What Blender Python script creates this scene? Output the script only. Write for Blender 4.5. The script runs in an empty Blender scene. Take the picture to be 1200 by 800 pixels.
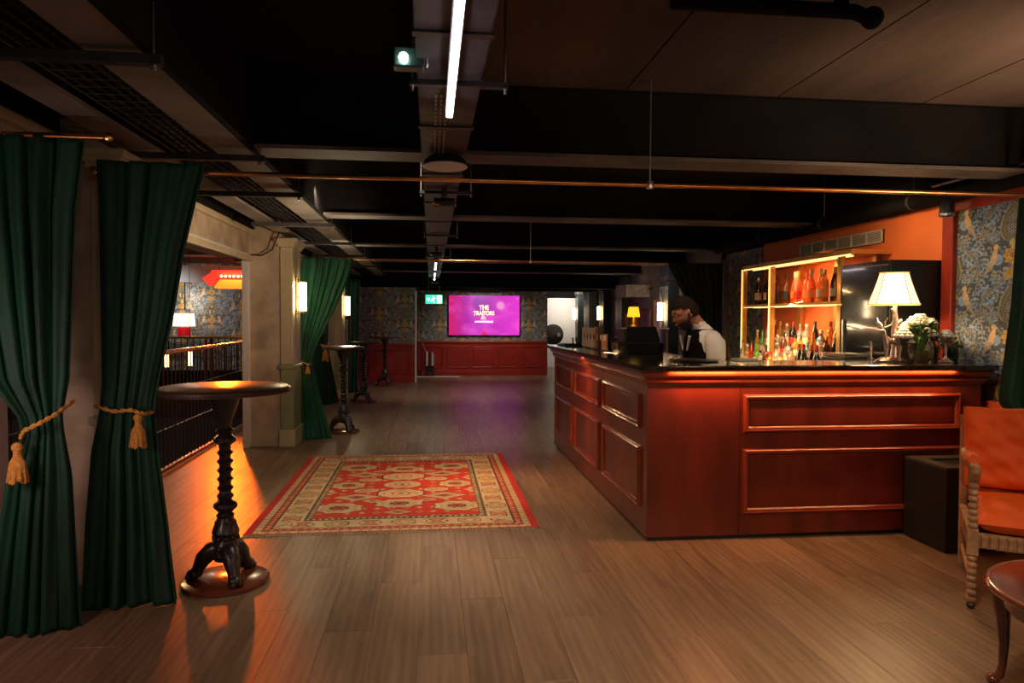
import bpy, bmesh, math, random
import numpy as np
from mathutils import Vector, Matrix
random.seed(7)
PI = math.pi
SC = bpy.context.scene
COL = SC.collection

# ------------------------------------------------------------------ camera
def make_camera():
    yaw, pitch, roll, f = 0.114807, -0.0331145, 0.0050158, 825.66
    fw = Vector((math.sin(yaw)*math.cos(pitch), math.cos(yaw)*math.cos(pitch), math.sin(pitch)))
    r0 = Vector((math.cos(yaw), -math.sin(yaw), 0)); u0 = r0.cross(fw)
    r = r0*math.cos(roll)+u0*math.sin(roll); u = -r0*math.sin(roll)+u0*math.cos(roll)
    cd = bpy.data.cameras.new('camera'); cd.sensor_width = 36; cd.sensor_fit = 'HORIZONTAL'
    cd.lens = 36*f/1200; cd.clip_start = .05
    co = bpy.data.objects.new('camera', cd); COL.objects.link(co)
    m = Matrix((r, u, -fw)).transposed().to_4x4(); m.translation = (0, 0, 1.5)
    co.matrix_world = m; SC.camera = co
make_camera()
# ------------------------------------------------------------------ world, exposure, lights
W = bpy.data.worlds.new('world'); SC.world = W; W.use_nodes = True
W.node_tree.nodes['Background'].inputs[0].default_value = (.9, .62, .5, 1)
W.node_tree.nodes['Background'].inputs[1].default_value = .006
SC.view_settings.view_transform = 'Standard'; SC.view_settings.look = 'None'
SC.view_settings.exposure = 0.35; SC.view_settings.gamma = 1.0; SC.view_settings.use_curve_mapping = False

def area(name, loc, target, size, power, color, size_y=None, spread=180):
    l = bpy.data.lights.new(name, 'AREA'); l.energy = power; l.color = color; l.size = size
    if size_y: l.shape = 'RECTANGLE'; l.size_y = size_y
    l.spread = math.radians(spread)
    o = bpy.data.objects.new(name, l); COL.objects.link(o); o.location = loc
    o.rotation_euler = (Vector(target)-Vector(loc)).to_track_quat('-Z', 'Y').to_euler(); return o
def spot(name, loc, target, power, color, angle=60, blend=.6, r=.04):
    l = bpy.data.lights.new(name, 'SPOT'); l.energy = power; l.color = color
    l.spot_size = math.radians(angle); l.spot_blend = blend; l.shadow_soft_size = r
    o = bpy.data.objects.new(name, l); COL.objects.link(o); o.location = loc
    o.rotation_euler = (Vector(target)-Vector(loc)).to_track_quat('-Z', 'Y').to_euler(); return o
def point(name, loc, power, color, r=.04):
    l = bpy.data.lights.new(name, 'POINT'); l.energy = power; l.color = color; l.shadow_soft_size = r
    o = bpy.data.objects.new(name, l); COL.objects.link(o); o.location = loc; return o
WARM = (1, .70, .42); AMB = (1, .50, .20)
area('light_room_behind', (1.2, -1.8, 2.6), (1.3, 4.0, .2), 1.2, 12, (1, .80, .62), spread=150)
spot('light_spot_front', (1.0, 1.7, 2.83), (1.2, 2.75, 0), 205, (1, .80, .58), 92, 1, .12)
spot('light_spot_front.001', (2.7, 2.4, 2.83), (2.4, 3.5, 0), 38, (1, .66, .36), 95, 1, .12)
area('light_lamp_right_behind', (2.95, -.9, 1.75), (2.9, 4.5, .45), .22, 7, (1, .52, .26), spread=120)
point('light_added_right', (3.55, 2.15, 1.75), 9, (1, .62, .38), .10)  # added lamp out of frame, warms slab, chair and wallpaper
spot('light_added_slab', (3.7, 2.5, 1.9), (3.1, 3.35, 2.87), 150, (1, .66, .42), 95, 1, .1)  # added spot aimed up to brighten the ceiling slab
spot('light_spot_aisle', (-.2, 4.6, 2.83), (-.25, 5.6, 0), 150, (1, .80, .58), 90, 1, .1)
spot('light_spot_aisle.001', (.4, 8.3, 2.8), (.4, 9.6, 0), 110, (1, .86, .76), 105, 1, .1)
spot('light_spot_aisle.002', (.6, 13.2, 2.8), (.6, 14.4, 0), 95, (1, .80, .74), 105, 1, .1)
spot('light_far_wall', (1.4, 16.9, 2.4), (1.4, 18.4, .5), 85, (1, .80, .66), 110, 1, .1)
area('light_added_jamb', (-2.05, 2.5, 1.2), (-2.2, 3.7, .9), .3, 5, (1, .66, .58))  # unseen area light, added to brighten the pink jamb
spot('light_added_strips', (-1.2, 10.6, 1.3), (-1.4, 7.6, 2.5), 60, (1, .78, .5), 90, 1, .1)  # spot without a fixture, added to brighten the pale ceiling strips
spot('light_near_red', (-2.0, 1.4, 2.2), (-1.0, 3.1, 0), 14, (1, .10, .02), 70, 1, .1)
area('light_atrium', (-4.6, 10.5, 2.9), (-4.6, 11, 0), 1.6, 45, (1, .74, .5))
spot('light_atrium_wall', (-4.9, 13.0, 2.1), (-4.9, 15.05, 1.3), 26, (.86, .93, 1), 100, 1, .1)
spot('light_atrium_lantern', (-4.6, 9.6, 2.3), (-2.0, 6.6, 0), 120, (1, .52, .16), 70, .8, .05)
spot('light_neon_orange', (-3.55, 12.8, 1.92), (-1.45, 5.4, 0), 720, (1, .125, .008), 26, .8, .12)
area('light_store_room', (4.0, 20.3, 2.5), (3.8, 21.6, 1.0), .6, 20, (1, .93, .84))
spot('light_wall_washer', (4.0, 14.6, 2.45), (4.5, 14.6, 1.5), 14, (1, .86, .6), 70, .5, .02)
spot('light_wall_washer.001', (3.6, 12.0, 2.4), (4.4, 13.6, 1.4), 22, (1, .78, .7), 110, 1, .1)
spot('light_wall_washer.002', (3.5, 16.4, 2.4), (4.5, 17.6, 1.4), 30, (1, .86, .8), 120, 1, .1)
spot('light_wall_orange', (3.35, 5.3, 2.42), (4.05, 5.6, 1.7), 15, (1, .66, .34), 150, 1, .05)
spot('light_wallpaper', (2.9, 4.2, 2.4), (4.0, 4.6, 1.6), 16, (1, .90, .82), 80, 1, .08)
spot('light_bar_side', (-.9, 5.6, 2.6), (1.44, 6.0, .75), 60, (1, .60, .32), 75, 1, .08)
spot('light_header', (-.2, 5.6, 1.9), (-2.06, 7.2, 2.25), 100, (1, .74, .48), 90, 1, .08)
spot('light_pillar', (-1.0, 6.2, 2.6), (-1.9, 8.3, 1.0), 120, (1, .80, .62), 70, 1, .08)
spot('light_bartender', (2.0, 4.9, 2.7), (2.25, 5.7, 1.4), 34, (1, .74, .54), 60, 1, .05)

# ------------------------------------------------------------------ materials
MATS = {}
def mat(name, color, rough=.5, metal=0, noise=0, nscale=8, bump=0, bscale=60, emis=None, estr=0, trans=0, coat=0, sheen=0, spec=None, stretch=None, second=None, ior=None):
    if name in MATS: return MATS[name]
    m = bpy.data.materials.new(name); m.use_nodes = True; nt = m.node_tree; N = nt.nodes; L = nt.links
    p = N['Principled BSDF']; c = (*color, 1)
    p.inputs['Base Color'].default_value = c; p.inputs['Roughness'].default_value = rough
    p.inputs['Metallic'].default_value = metal
    if trans: p.inputs['Transmission Weight'].default_value = trans
    if coat: p.inputs['Coat Weight'].default_value = coat; p.inputs['Coat Roughness'].default_value = .15
    if sheen: p.inputs['Sheen Weight'].default_value = sheen; p.inputs['Sheen Roughness'].default_value = .35
    if spec is not None: p.inputs['Specular IOR Level'].default_value = spec
    if ior: p.inputs['IOR'].default_value = ior
    if emis:
        p.inputs['Emission Color'].default_value = (*emis, 1); p.inputs['Emission Strength'].default_value = estr
    if noise or bump:
        tc = N.new('ShaderNodeTexCoord'); src = tc.outputs['Object']
        if stretch:
            mp = N.new('ShaderNodeMapping'); mp.inputs['Scale'].default_value = stretch; L.new(src, mp.inputs[0]); src = mp.outputs[0]
    if noise:
        n = N.new('ShaderNodeTexNoise'); n.inputs['Scale'].default_value = nscale; n.inputs['Detail'].default_value = 6
        L.new(src, n.inputs['Vector'])
        r = N.new('ShaderNodeValToRGB'); sec = second or tuple(max(0, x*(1-noise)) for x in color)
        r.color_ramp.elements[0].position = .32; r.color_ramp.elements[1].position = .68
        r.color_ramp.elements[0].color = (*sec, 1)
        r.color_ramp.elements[1].color = (*[min(1, x*(1+noise*.5)) for x in color], 1)
        L.new(n.outputs[0], r.inputs[0]); L.new(r.outputs[0], p.inputs['Base Color'])
    if bump:
        n2 = N.new('ShaderNodeTexNoise'); n2.inputs['Scale'].default_value = bscale; n2.inputs['Detail'].default_value = 4
        L.new(src, n2.inputs['Vector']); b = N.new('ShaderNodeBump'); b.inputs['Strength'].default_value = bump
        b.inputs['Distance'].default_value = .01; L.new(n2.outputs[0], b.inputs['Height']); L.new(b.outputs[0], p.inputs['Normal'])
    MATS[name] = m; return m
def attr_mat(name, rough=.8, estr=0, bump=0, bscale=120, sheen=0):
    if name in MATS: return MATS[name]
    m = bpy.data.materials.new(name); m.use_nodes = True; nt = m.node_tree; N = nt.nodes; L = nt.links
    p = N['Principled BSDF']; p.inputs['Roughness'].default_value = rough
    a = N.new('ShaderNodeAttribute'); a.attribute_name = 'print'
    L.new(a.outputs['Color'], p.inputs['Base Color'])
    if sheen: p.inputs['Sheen Weight'].default_value = sheen
    if estr:
        p.inputs['Base Color'].default_value = (.02, .02, .02, 1)
        for l in list(p.inputs['Base Color'].links): L.remove(l)
        L.new(a.outputs['Color'], p.inputs['Emission Color']); p.inputs['Emission Strength'].default_value = estr
    if bump:
        n2 = N.new('ShaderNodeTexNoise'); n2.inputs['Scale'].default_value = bscale
        tc = N.new('ShaderNodeTexCoord'); L.new(tc.outputs['Object'], n2.inputs['Vector'])
        b = N.new('ShaderNodeBump'); b.inputs['Strength'].default_value = bump; b.inputs['Distance'].default_value = .01
        L.new(n2.outputs[0], b.inputs['Height']); L.new(b.outputs[0], p.inputs['Normal'])
    MATS[name] = m; return m
def floor_mat():
    m = bpy.data.materials.new('floor_wood'); m.use_nodes = True; nt = m.node_tree; N = nt.nodes; L = nt.links
    p = N['Principled BSDF']
    oi = N.new('ShaderNodeObjectInfo'); ge = N.new('ShaderNodeNewGeometry'); tc = N.new('ShaderNodeTexCoord')
    add = N.new('ShaderNodeMath'); add.operation = 'ADD'; L.new(oi.outputs['Random'], add.inputs[0]); L.new(ge.outputs['Random Per Island'], add.inputs[1])
    fr = N.new('ShaderNodeMath'); fr.operation = 'FRACT'; L.new(add.outputs[0], fr.inputs[0])
    ml = N.new('ShaderNodeMath'); ml.operation = 'MULTIPLY'; ml.inputs[1].default_value = 37; L.new(fr.outputs[0], ml.inputs[0])
    cx = N.new('ShaderNodeCombineXYZ'); L.new(ml.outputs[0], cx.inputs[0]); L.new(ml.outputs[0], cx.inputs[1])
    va = N.new('ShaderNodeVectorMath'); va.operation = 'ADD'; L.new(tc.outputs['Object'], va.inputs[0]); L.new(cx.outputs[0], va.inputs[1])
    mp = N.new('ShaderNodeMapping'); mp.inputs['Scale'].default_value = (9, .8, 1); L.new(va.outputs[0], mp.inputs[0])
    n = N.new('ShaderNodeTexNoise'); n.inputs['Scale'].default_value = 2.2; n.inputs['Detail'].default_value = 7; n.inputs['Distortion'].default_value = .8
    L.new(mp.outputs[0], n.inputs['Vector'])
    mp2 = N.new('ShaderNodeMapping'); mp2.inputs['Scale'].default_value = (34, 1.6, 1); L.new(va.outputs[0], mp2.inputs[0])
    n2 = N.new('ShaderNodeTexNoise'); n2.inputs['Scale'].default_value = 2; n2.inputs['Detail'].default_value = 4; L.new(mp2.outputs[0], n2.inputs['Vector'])
    w = N.new('ShaderNodeTexWave'); w.wave_type = 'BANDS'; w.bands_direction = 'X'; w.inputs['Scale'].default_value = .8
    w.inputs['Distortion'].default_value = 6; w.inputs['Detail'].default_value = 3; w.inputs['Detail Scale'].default_value = .8; L.new(mp.outputs[0], w.inputs['Vector'])
    r = N.new('ShaderNodeValToRGB'); e = r.color_ramp.elements
    e[0].position = .2; e[0].color = (.105, .063, .037, 1); e[1].position = .8; e[1].color = (.315, .205, .122, 1)
    mx = N.new('ShaderNodeMath'); mx.operation = 'MULTIPLY_ADD'; L.new(n.outputs[0], mx.inputs[0]); mx.inputs[1].default_value = .8
    m3 = N.new('ShaderNodeMath'); m3.operation = 'MULTIPLY'; m3.inputs[1].default_value = .13; L.new(w.outputs[0], m3.inputs[0]); L.new(m3.outputs[0], mx.inputs[2])
    m4 = N.new('ShaderNodeMath'); m4.operation = 'MULTIPLY_ADD'; m4.inputs[1].default_value = .10; L.new(n2.outputs[0], m4.inputs[0]); L.new(mx.outputs[0], m4.inputs[2])
    m5 = N.new('ShaderNodeMath'); m5.operation = 'MULTIPLY_ADD'; m5.inputs[1].default_value = .20; L.new(fr.outputs[0], m5.inputs[0])
    m6 = N.new('ShaderNodeMath'); m6.operation = 'SUBTRACT'; m6.inputs[1].default_value = .12; L.new(m4.outputs[0], m6.inputs[0]); L.new(m6.outputs[0], m5.inputs[2])
    L.new(m5.outputs[0], r.inputs[0]); L.new(r.outputs[0], p.inputs['Base Color'])
    rr = N.new('ShaderNodeMapRange'); rr.inputs['To Min'].default_value = .27; rr.inputs['To Max'].default_value = .42; L.new(n2.outputs[0], rr.inputs[0]); L.new(rr.outputs[0], p.inputs['Roughness'])
    b = N.new('ShaderNodeBump'); b.inputs['Strength'].default_value = .05; b.inputs['Distance'].default_value = .002; L.new(n2.outputs[0], b.inputs['Height']); L.new(b.outputs[0], p.inputs['Normal'])
    return m
M_FLOOR = floor_mat()
M_SUB = mat('subfloor_dark', (.02, .014, .01), .9, noise=.3)
M_BLACK = mat('ceiling_black', (.006, .005, .0045), .9, noise=.4, nscale=3, bump=.3, bscale=30, spec=.15)
M_CONC = mat('ceiling_board', (.075, .048, .034), .8, noise=.55, nscale=1.6, bump=.5, bscale=18, stretch=(1, .25, 1))
M_FLANGE = mat('beam_flange_grey', (.095, .073, .058), .6, noise=.6, nscale=3, bump=.4, bscale=20)
M_CREAM = mat('old_cream_plaster', (.50, .40, .29), .7, noise=.35, nscale=4, bump=.4, bscale=25, second=(.33, .25, .17))
M_CREAM2 = mat('painted_cream_trim', (.56, .47, .30), .45, noise=.15, nscale=6)
M_GREENTRIM = mat('painted_sage_trim', (.30, .33, .17), .45, noise=.2, nscale=6)
M_WHITE = mat('white_frame_paint', (.72, .68, .66), .4, noise=.06)
M_OFFWHITE = mat('white_wall_paint', (.72, .70, .67), .7, noise=.08, nscale=2)
M_MAHO = mat('mahogany_red_wood', (.135, .015, .0065), .33, noise=.4, nscale=5, bump=.05, bscale=40, stretch=(1, 1, .25), coat=.25)
M_MAHO_TRIM = mat('mahogany_moulding', (.20, .030, .012), .22, noise=.2, nscale=5, coat=.5)
M_STONE = mat('dark_polished_stone', (.03, .017, .012), .12, noise=.6, nscale=30, coat=.6)
M_REDW = mat('red_wainscot_paint', (.30, .012, .008), .4, noise=.25, nscale=3)
M_REDTRIM = mat('red_trim_paint', (.33, .03, .012), .38, noise=.2)
M_ORANGE = mat('orange_wall_paint', (.85, .19, .045), .6, noise=.12, nscale=2.5)
M_BRASS = mat('brushed_brass', (.75, .45, .14), .28, metal=1, noise=.15, nscale=20)
M_COPPER = mat('copper_pipe', (.66, .30, .10), .3, metal=1, noise=.25, nscale=10)
M_STEEL = mat('steel', (.55, .54, .52), .3, metal=1, noise=.1)
M_GALV = mat('galvanised_dull', (.055, .053, .055), .55, metal=.4, noise=.4, nscale=12)
M_IRON = mat('black_cast_iron', (.018, .013, .011), .35, noise=.3, nscale=20, bump=.6, bscale=45, coat=.3)
M_TABTOP = mat('dark_varnished_tabletop', (.085, .038, .018), .34, noise=.4, nscale=6, coat=.12, stretch=(1, .2, 1))
M_TABEDGE = mat('dark_table_edge', (.04, .02, .013), .5, noise=.2)
M_BASEW = mat('reddish_wood_base', (.15, .036, .016), .2, noise=.3, coat=.6)
M_CLOTHBLK = mat('dull_black', (.006, .006, .006), .85, noise=.2, spec=.12)
M_BLKGLOSS = mat('black_gloss_glass', (.008, .008, .009), .05, noise=.2, coat=1)
M_BLKMATT = mat('black_matt_board', (.010, .011, .012), .5, noise=.3)
M_PLASTIC = mat('black_plastic', (.007, .0065, .0065), .35, noise=.2)
def velvet(name, col, sheen=.9, ns=.55):
    m = mat(name, col, .7, noise=ns, nscale=7, bump=.35, bscale=40, sheen=sheen, stretch=(1, 1, .3))
    m.node_tree.nodes['Principled BSDF'].inputs['Sheen Tint'].default_value = (min(1, col[0]*3+.005), min(1, col[1]*4+.06), min(1, col[2]*3+.02), 1)
    return m
M_GREEN = velvet('green_velvet', (.0010, .046, .024), .35)
M_GREEN2 = velvet('bright_green_velvet', (.006, .085, .042))
M_DKGREEN = velvet('black_green_velvet', (.003, .014, .010), .4)
M_RUST = velvet('orange_velvet', (.80, .105, .006), .3, .2)
M_GOLD = mat('gold_cord', (.72, .33, .06), .6, noise=.35, nscale=60, bump=.6, bscale=150)
M_CARVED = mat('pale_carved_wood', (.40, .22, .11), .45, noise=.4, nscale=20)
M_DKWOOD = mat('dark_mahogany_table', (.13, .022, .012), .16, noise=.4, nscale=8, coat=.8)
M_SHELF = mat('gold_shelf_frame', (.62, .36, .10), .35, metal=.7, noise=.2)
M_LED = mat('warm_led_strip', (1, .8, .5), .5, emis=(1, .55, .18), estr=1.7)
M_LEDW = mat('pink_white_led', (1, .9, .9), .5, emis=(1, .78, .84), estr=10)
M_LAMPG = mat('lit_glass_tube', (1, .9, .7), .3, emis=(1, .76, .45), estr=20)
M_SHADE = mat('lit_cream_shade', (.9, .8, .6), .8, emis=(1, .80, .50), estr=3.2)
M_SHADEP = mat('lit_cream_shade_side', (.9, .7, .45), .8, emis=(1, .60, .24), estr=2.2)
M_YSHADE = mat('lit_yellow_shade', (.9, .6, .05), .8, emis=(1, .56, .02), estr=.9)
M_GREEN_EM = mat('green_exit_glow', (.0, .5, .3), .5, emis=(.02, .75, .40), estr=1.3)
M_WHITE_EM = mat('white_exit_glow', (1, 1, 1), .5, emis=(.8, 1, .92), estr=2)
M_MINT_EM = mat('mint_emergency_glow', (.8, 1, .95), .5, emis=(.45, 1, .80), estr=60)
M_NEON = mat('orange_neon', (1, .3, .05), .5, emis=(1, .17, .01), estr=1.6)
M_NEONR = mat('red_lantern_panel', (.8, .03, .02), .5, emis=(1, .03, .015), estr=1.2)
M_BLUE_EM = mat('bluish_ring_glow', (.5, .6, 1), .5, emis=(.5, .65, 1), estr=2)
M_SKIN = mat('skin_tan', (.42, .17, .09), .5, noise=.12, nscale=12)
M_HAIR = mat('dark_brown_hair', (.02, .011, .008), .6, noise=.4, nscale=80, bump=.8, bscale=200, spec=.15)
M_SHIRT = mat('white_shirt_cotton', (.74, .69, .63), .8, noise=.06, bump=.4, bscale=14)
M_VEST = mat('black_waistcoat', (.005, .004, .005), .85, noise=.2, spec=.1)
M_TROUS = mat('black_trousers', (.01, .01, .012), .8, noise=.2)
M_GLASS = mat('clear_glass', (.97, .96, .92), .02, trans=1, ior=1.25)
M_LEAF = mat('green_leaves', (.10, .26, .03), .5, noise=.5, nscale=15)
M_LEAFD = mat('dark_leaves', (.02, .045, .02), .6, noise=.5)
M_PETAL = mat('white_petals', (.80, .72, .56), .6, noise=.12, nscale=25)
M_SILVER = mat('aged_silver', (.62, .48, .42), .3, metal=.9, noise=.35, nscale=25)

# ------------------------------------------------------------------ mesh helpers
class B:
    def __init__(s): s.v = []; s.f = []
    def add(s, v, f):
        o = len(s.v); s.v += [tuple(x) for x in v]; s.f += [tuple(i+o for i in q) for q in f]; return s
    def box(s, x0, y0, z0, x1, y1, z1):
        x0, x1 = min(x0, x1), max(x0, x1); y0, y1 = min(y0, y1), max(y0, y1); z0, z1 = min(z0, z1), max(z0, z1)
        return s.add([(x0,y0,z0),(x1,y0,z0),(x1,y1,z0),(x0,y1,z0),(x0,y0,z1),(x1,y0,z1),(x1,y1,z1),(x0,y1,z1)],
                     [(0,3,2,1),(4,5,6,7),(0,1,5,4),(1,2,6,5),(2,3,7,6),(3,0,4,7)])
    def lathe(s, prof, n=24, c=(0,0,0), sx=1, sy=1):
        k = len(prof); v = []; f = []
        for r, z in prof:
            for i in range(n):
                a = 2*PI*i/n; v.append((c[0]+r*sx*math.cos(a), c[1]+r*sy*math.sin(a), c[2]+z))
        for j in range(k-1):
            for i in range(n):
                f.append((j*n+i, j*n+(i+1) % n, (j+1)*n+(i+1) % n, (j+1)*n+i))
        f.append(tuple(range(n-1, -1, -1))); f.append(tuple((k-1)*n+i for i in range(n)))
        return s.add(v, f)
    def cyl(s, c, r, h, n=16, r2=None): return s.lathe([(r, 0), (r if r2 is None else r2, h)], n, c)
    def tube(s, pts, r, n=8, close=False):
        pts = [Vector(p) for p in pts]; k = len(pts); rs = r if isinstance(r, (list, tuple)) else [r]*k
        v = []; f = []; up = None
        for i, p in enumerate(pts):
            t = (pts[min(i+1, k-1)]-pts[max(i-1, 0)]).normalized()
            if up is None: up = Vector((0, 0, 1)) if abs(t.z) < .9 else Vector((1, 0, 0))
            a = t.cross(up)
            if a.length < 1e-5: a = t.cross(Vector((0, 1, 0)))
            a.normalize(); b = a.cross(t).normalized(); up = b
            for j in range(n):
                q = 2*PI*j/n; v.append(p+a*math.cos(q)*rs[i]+b*math.sin(q)*rs[i])
        for i in range(k-1):
            for j in range(n): f.append((i*n+j, i*n+(j+1) % n, (i+1)*n+(j+1) % n, (i+1)*n+j))
        f.append(tuple(range(n-1, -1, -1))); f.append(tuple((k-1)*n+j for j in range(n)))
        return s.add(v, f)
    def ball(s, c, r, n=12, m=8, sx=1, sy=1, sz=1):
        prof = [(max(1e-4, r*math.sin(PI*j/m)), -r*sz*math.cos(PI*j/m)) for j in range(m+1)]
        return s.lathe(prof, n, c, sx, sy)
    def prism(s, poly, z0, z1):
        n = len(poly); v = [(x, y, z0) for x, y in poly]+[(x, y, z1) for x, y in poly]
        f = [tuple(range(n-1, -1, -1)), tuple(range(n, 2*n))]+[(i, (i+1) % n, n+(i+1) % n, n+i) for i in range(n)]
        return s.add(v, f)
    def grid(s, fn, nu, nv, closed=False):
        v = [fn(i/(nu if closed else nu-1), j/(nv-1)) for j in range(nv) for i in range(nu)]
        f = []
        for j in range(nv-1):
            for i in range(nu if closed else nu-1):
                a = j*nu+i; b = j*nu+(i+1) % nu; f.append((a, b, b+nu, a+nu))
        return s.add(v, f)
    def map(s, fn): s.v = [tuple(fn(Vector(p))) for p in s.v]; return s
    def obj(s, name, m, parent=None, smooth=False, bevel=0, solid=0, loc=None, subsurf=0):
        me = bpy.data.meshes.new(name); me.from_pydata(s.v, [], s.f); me.update()
        bm = bmesh.new(); bm.from_mesh(me); bmesh.ops.recalc_face_normals(bm, faces=bm.faces); bm.to_mesh(me); bm.free()
        if smooth:
            me.shade_smooth()
            if smooth != 'all':
                try: me.set_sharp_from_angle(angle=math.radians(40))
                except Exception: pass
        me.materials.append(m)
        o = bpy.data.objects.new(name, me); COL.objects.link(o)
        if parent: o.parent = parent
        if loc: o.location = loc
        if solid: q = o.modifiers.new('s', 'SOLIDIFY'); q.thickness = solid; q.offset = 0
        if bevel:
            q = o.modifiers.new('b', 'BEVEL'); q.width = bevel; q.segments = 2; q.limit_method = 'ANGLE'
        if subsurf: q = o.modifiers.new('u', 'SUBSURF'); q.levels = q.render_levels = subsurf
        return o
def tag(o, label=None, cat=None, group=None, kind=None):
    if label: o['label'] = label
    if cat: o['category'] = cat
    if group: o['group'] = group
    if kind: o['kind'] = kind
    return o
def thing(name, label, cat, loc=(0, 0, 0), rz=0, group=None):
    o = bpy.data.objects.new(name, None); COL.objects.link(o); o.location = loc; o.rotation_euler = (0, 0, rz)
    o.empty_display_size = .1
    return tag(o, label, cat, group)
def struct(b, name, m, parent=None, label=None, **k):
    o = b.obj(name, m, parent, **k)
    if not parent: o['kind'] = 'structure'
    if label: o['label'] = label
    return o
def dup(o, parent=None):
    c = o.copy(); COL.objects.link(c); c.parent = parent
    for ch in KIDS.get(o.name, []): pass
    for ch in [x for x in o.children]: dup(ch, c)
    return c
KIDS = {}
def frame_pts(plane, a0, b0, a1, b1, off, w, d):
    """picture-frame moulding around a rectangle. plane 'Y': faces -Y (a=x,b=z, off=y); 'X': faces -X (a=y,b=z, off=x); 'XP': faces +X"""
    prof = [(0, 0), (.15*w, .75*d), (.35*w, d), (.55*w, .7*d), (.75*w, .65*d), (w, 0)]
    v = []; f = []; k = len(prof)
    for (ca, cb, sa, sb) in ((a0, b0, 1, 1), (a1, b0, -1, 1), (a1, b1, -1, -1), (a0, b1, 1, -1)):
        for (t, h) in prof:
            a = ca+sa*t; b_ = cb+sb*t
            v.append({'Y': (a, off-h, b_), 'X': (off-h, a, b_), 'XP': (off+h, a, b_)}[plane])
    for c in range(4):
        for i in range(k-1):
            n = (c+1) % 4; f.append((c*k+i, n*k+i, n*k+i+1, c*k+i+1))
    for c in range(4):
        n = (c+1) % 4; f.append((c*k, c*k+k-1, n*k+k-1, n*k))
    return v, f
def sweep(prof, path, out_sign=1):
    """prof: (outward, z); path: xy polyline, mitred"""
    v = []; f = []; k = len(prof); n = len(path); P = [Vector(p) for p in path]
    for i, p in enumerate(P):
        d0 = (P[i]-P[i-1]).normalized() if i > 0 else None; d1 = (P[i+1]-P[i]).normalized() if i < n-1 else None
        ns = [Vector((d.y, -d.x))*out_sign for d in (d0, d1) if d is not None]
        m = sum(ns, Vector((0, 0))); m = m/len(ns); m = m/m.length_squared
        for (o_, z) in prof: v.append((p.x+m.x*o_, p.y+m.y*o_, z))
    for i in range(n-1):
        for j in range(k): f.append((i*k+j, (i+1)*k+j, (i+1)*k+(j+1) % k, i*k+(j+1) % k))
    f.append(tuple(range(k))); f.append(tuple((n-1)*k+j for j in range(k-1, -1, -1)))
    return v, f
def sm(x, a, b):
    t = np.clip((x-a)/(b-a), 0, 1); return t*t*(3-2*t)
def printed_grid(name, fn, wu, hv, nu, nv, place, m, parent=None):
    """flat printed sheet: fn(U,V)->(nv,nu,3) colours per vertex; place(u,v)->xyz"""
    U, V = np.meshgrid(np.linspace(0, wu, nu), np.linspace(0, hv, nv))
    C = fn(U, V)
    me = bpy.data.meshes.new(name)
    vs = [place(float(u), float(v)) for u, v in zip(U.ravel(), V.ravel())]
    idx = np.arange(nu*nv).reshape(nv, nu)
    fs = np.stack([idx[:-1, :-1], idx[:-1, 1:], idx[1:, 1:], idx[1:, :-1]], -1).reshape(-1, 4).tolist()
    me.from_pydata(vs, [], fs); me.update()
    at = me.color_attributes.new('print', 'FLOAT_COLOR', 'POINT')
    out = np.ones((nu*nv, 4), np.float32); out[:, :3] = C.reshape(-1, 3); at.data.foreach_set('color', out.ravel())
    me.materials.append(m); o = bpy.data.objects.new(name, me); COL.objects.link(o)
    if parent: o.parent = parent
    return o
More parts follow.
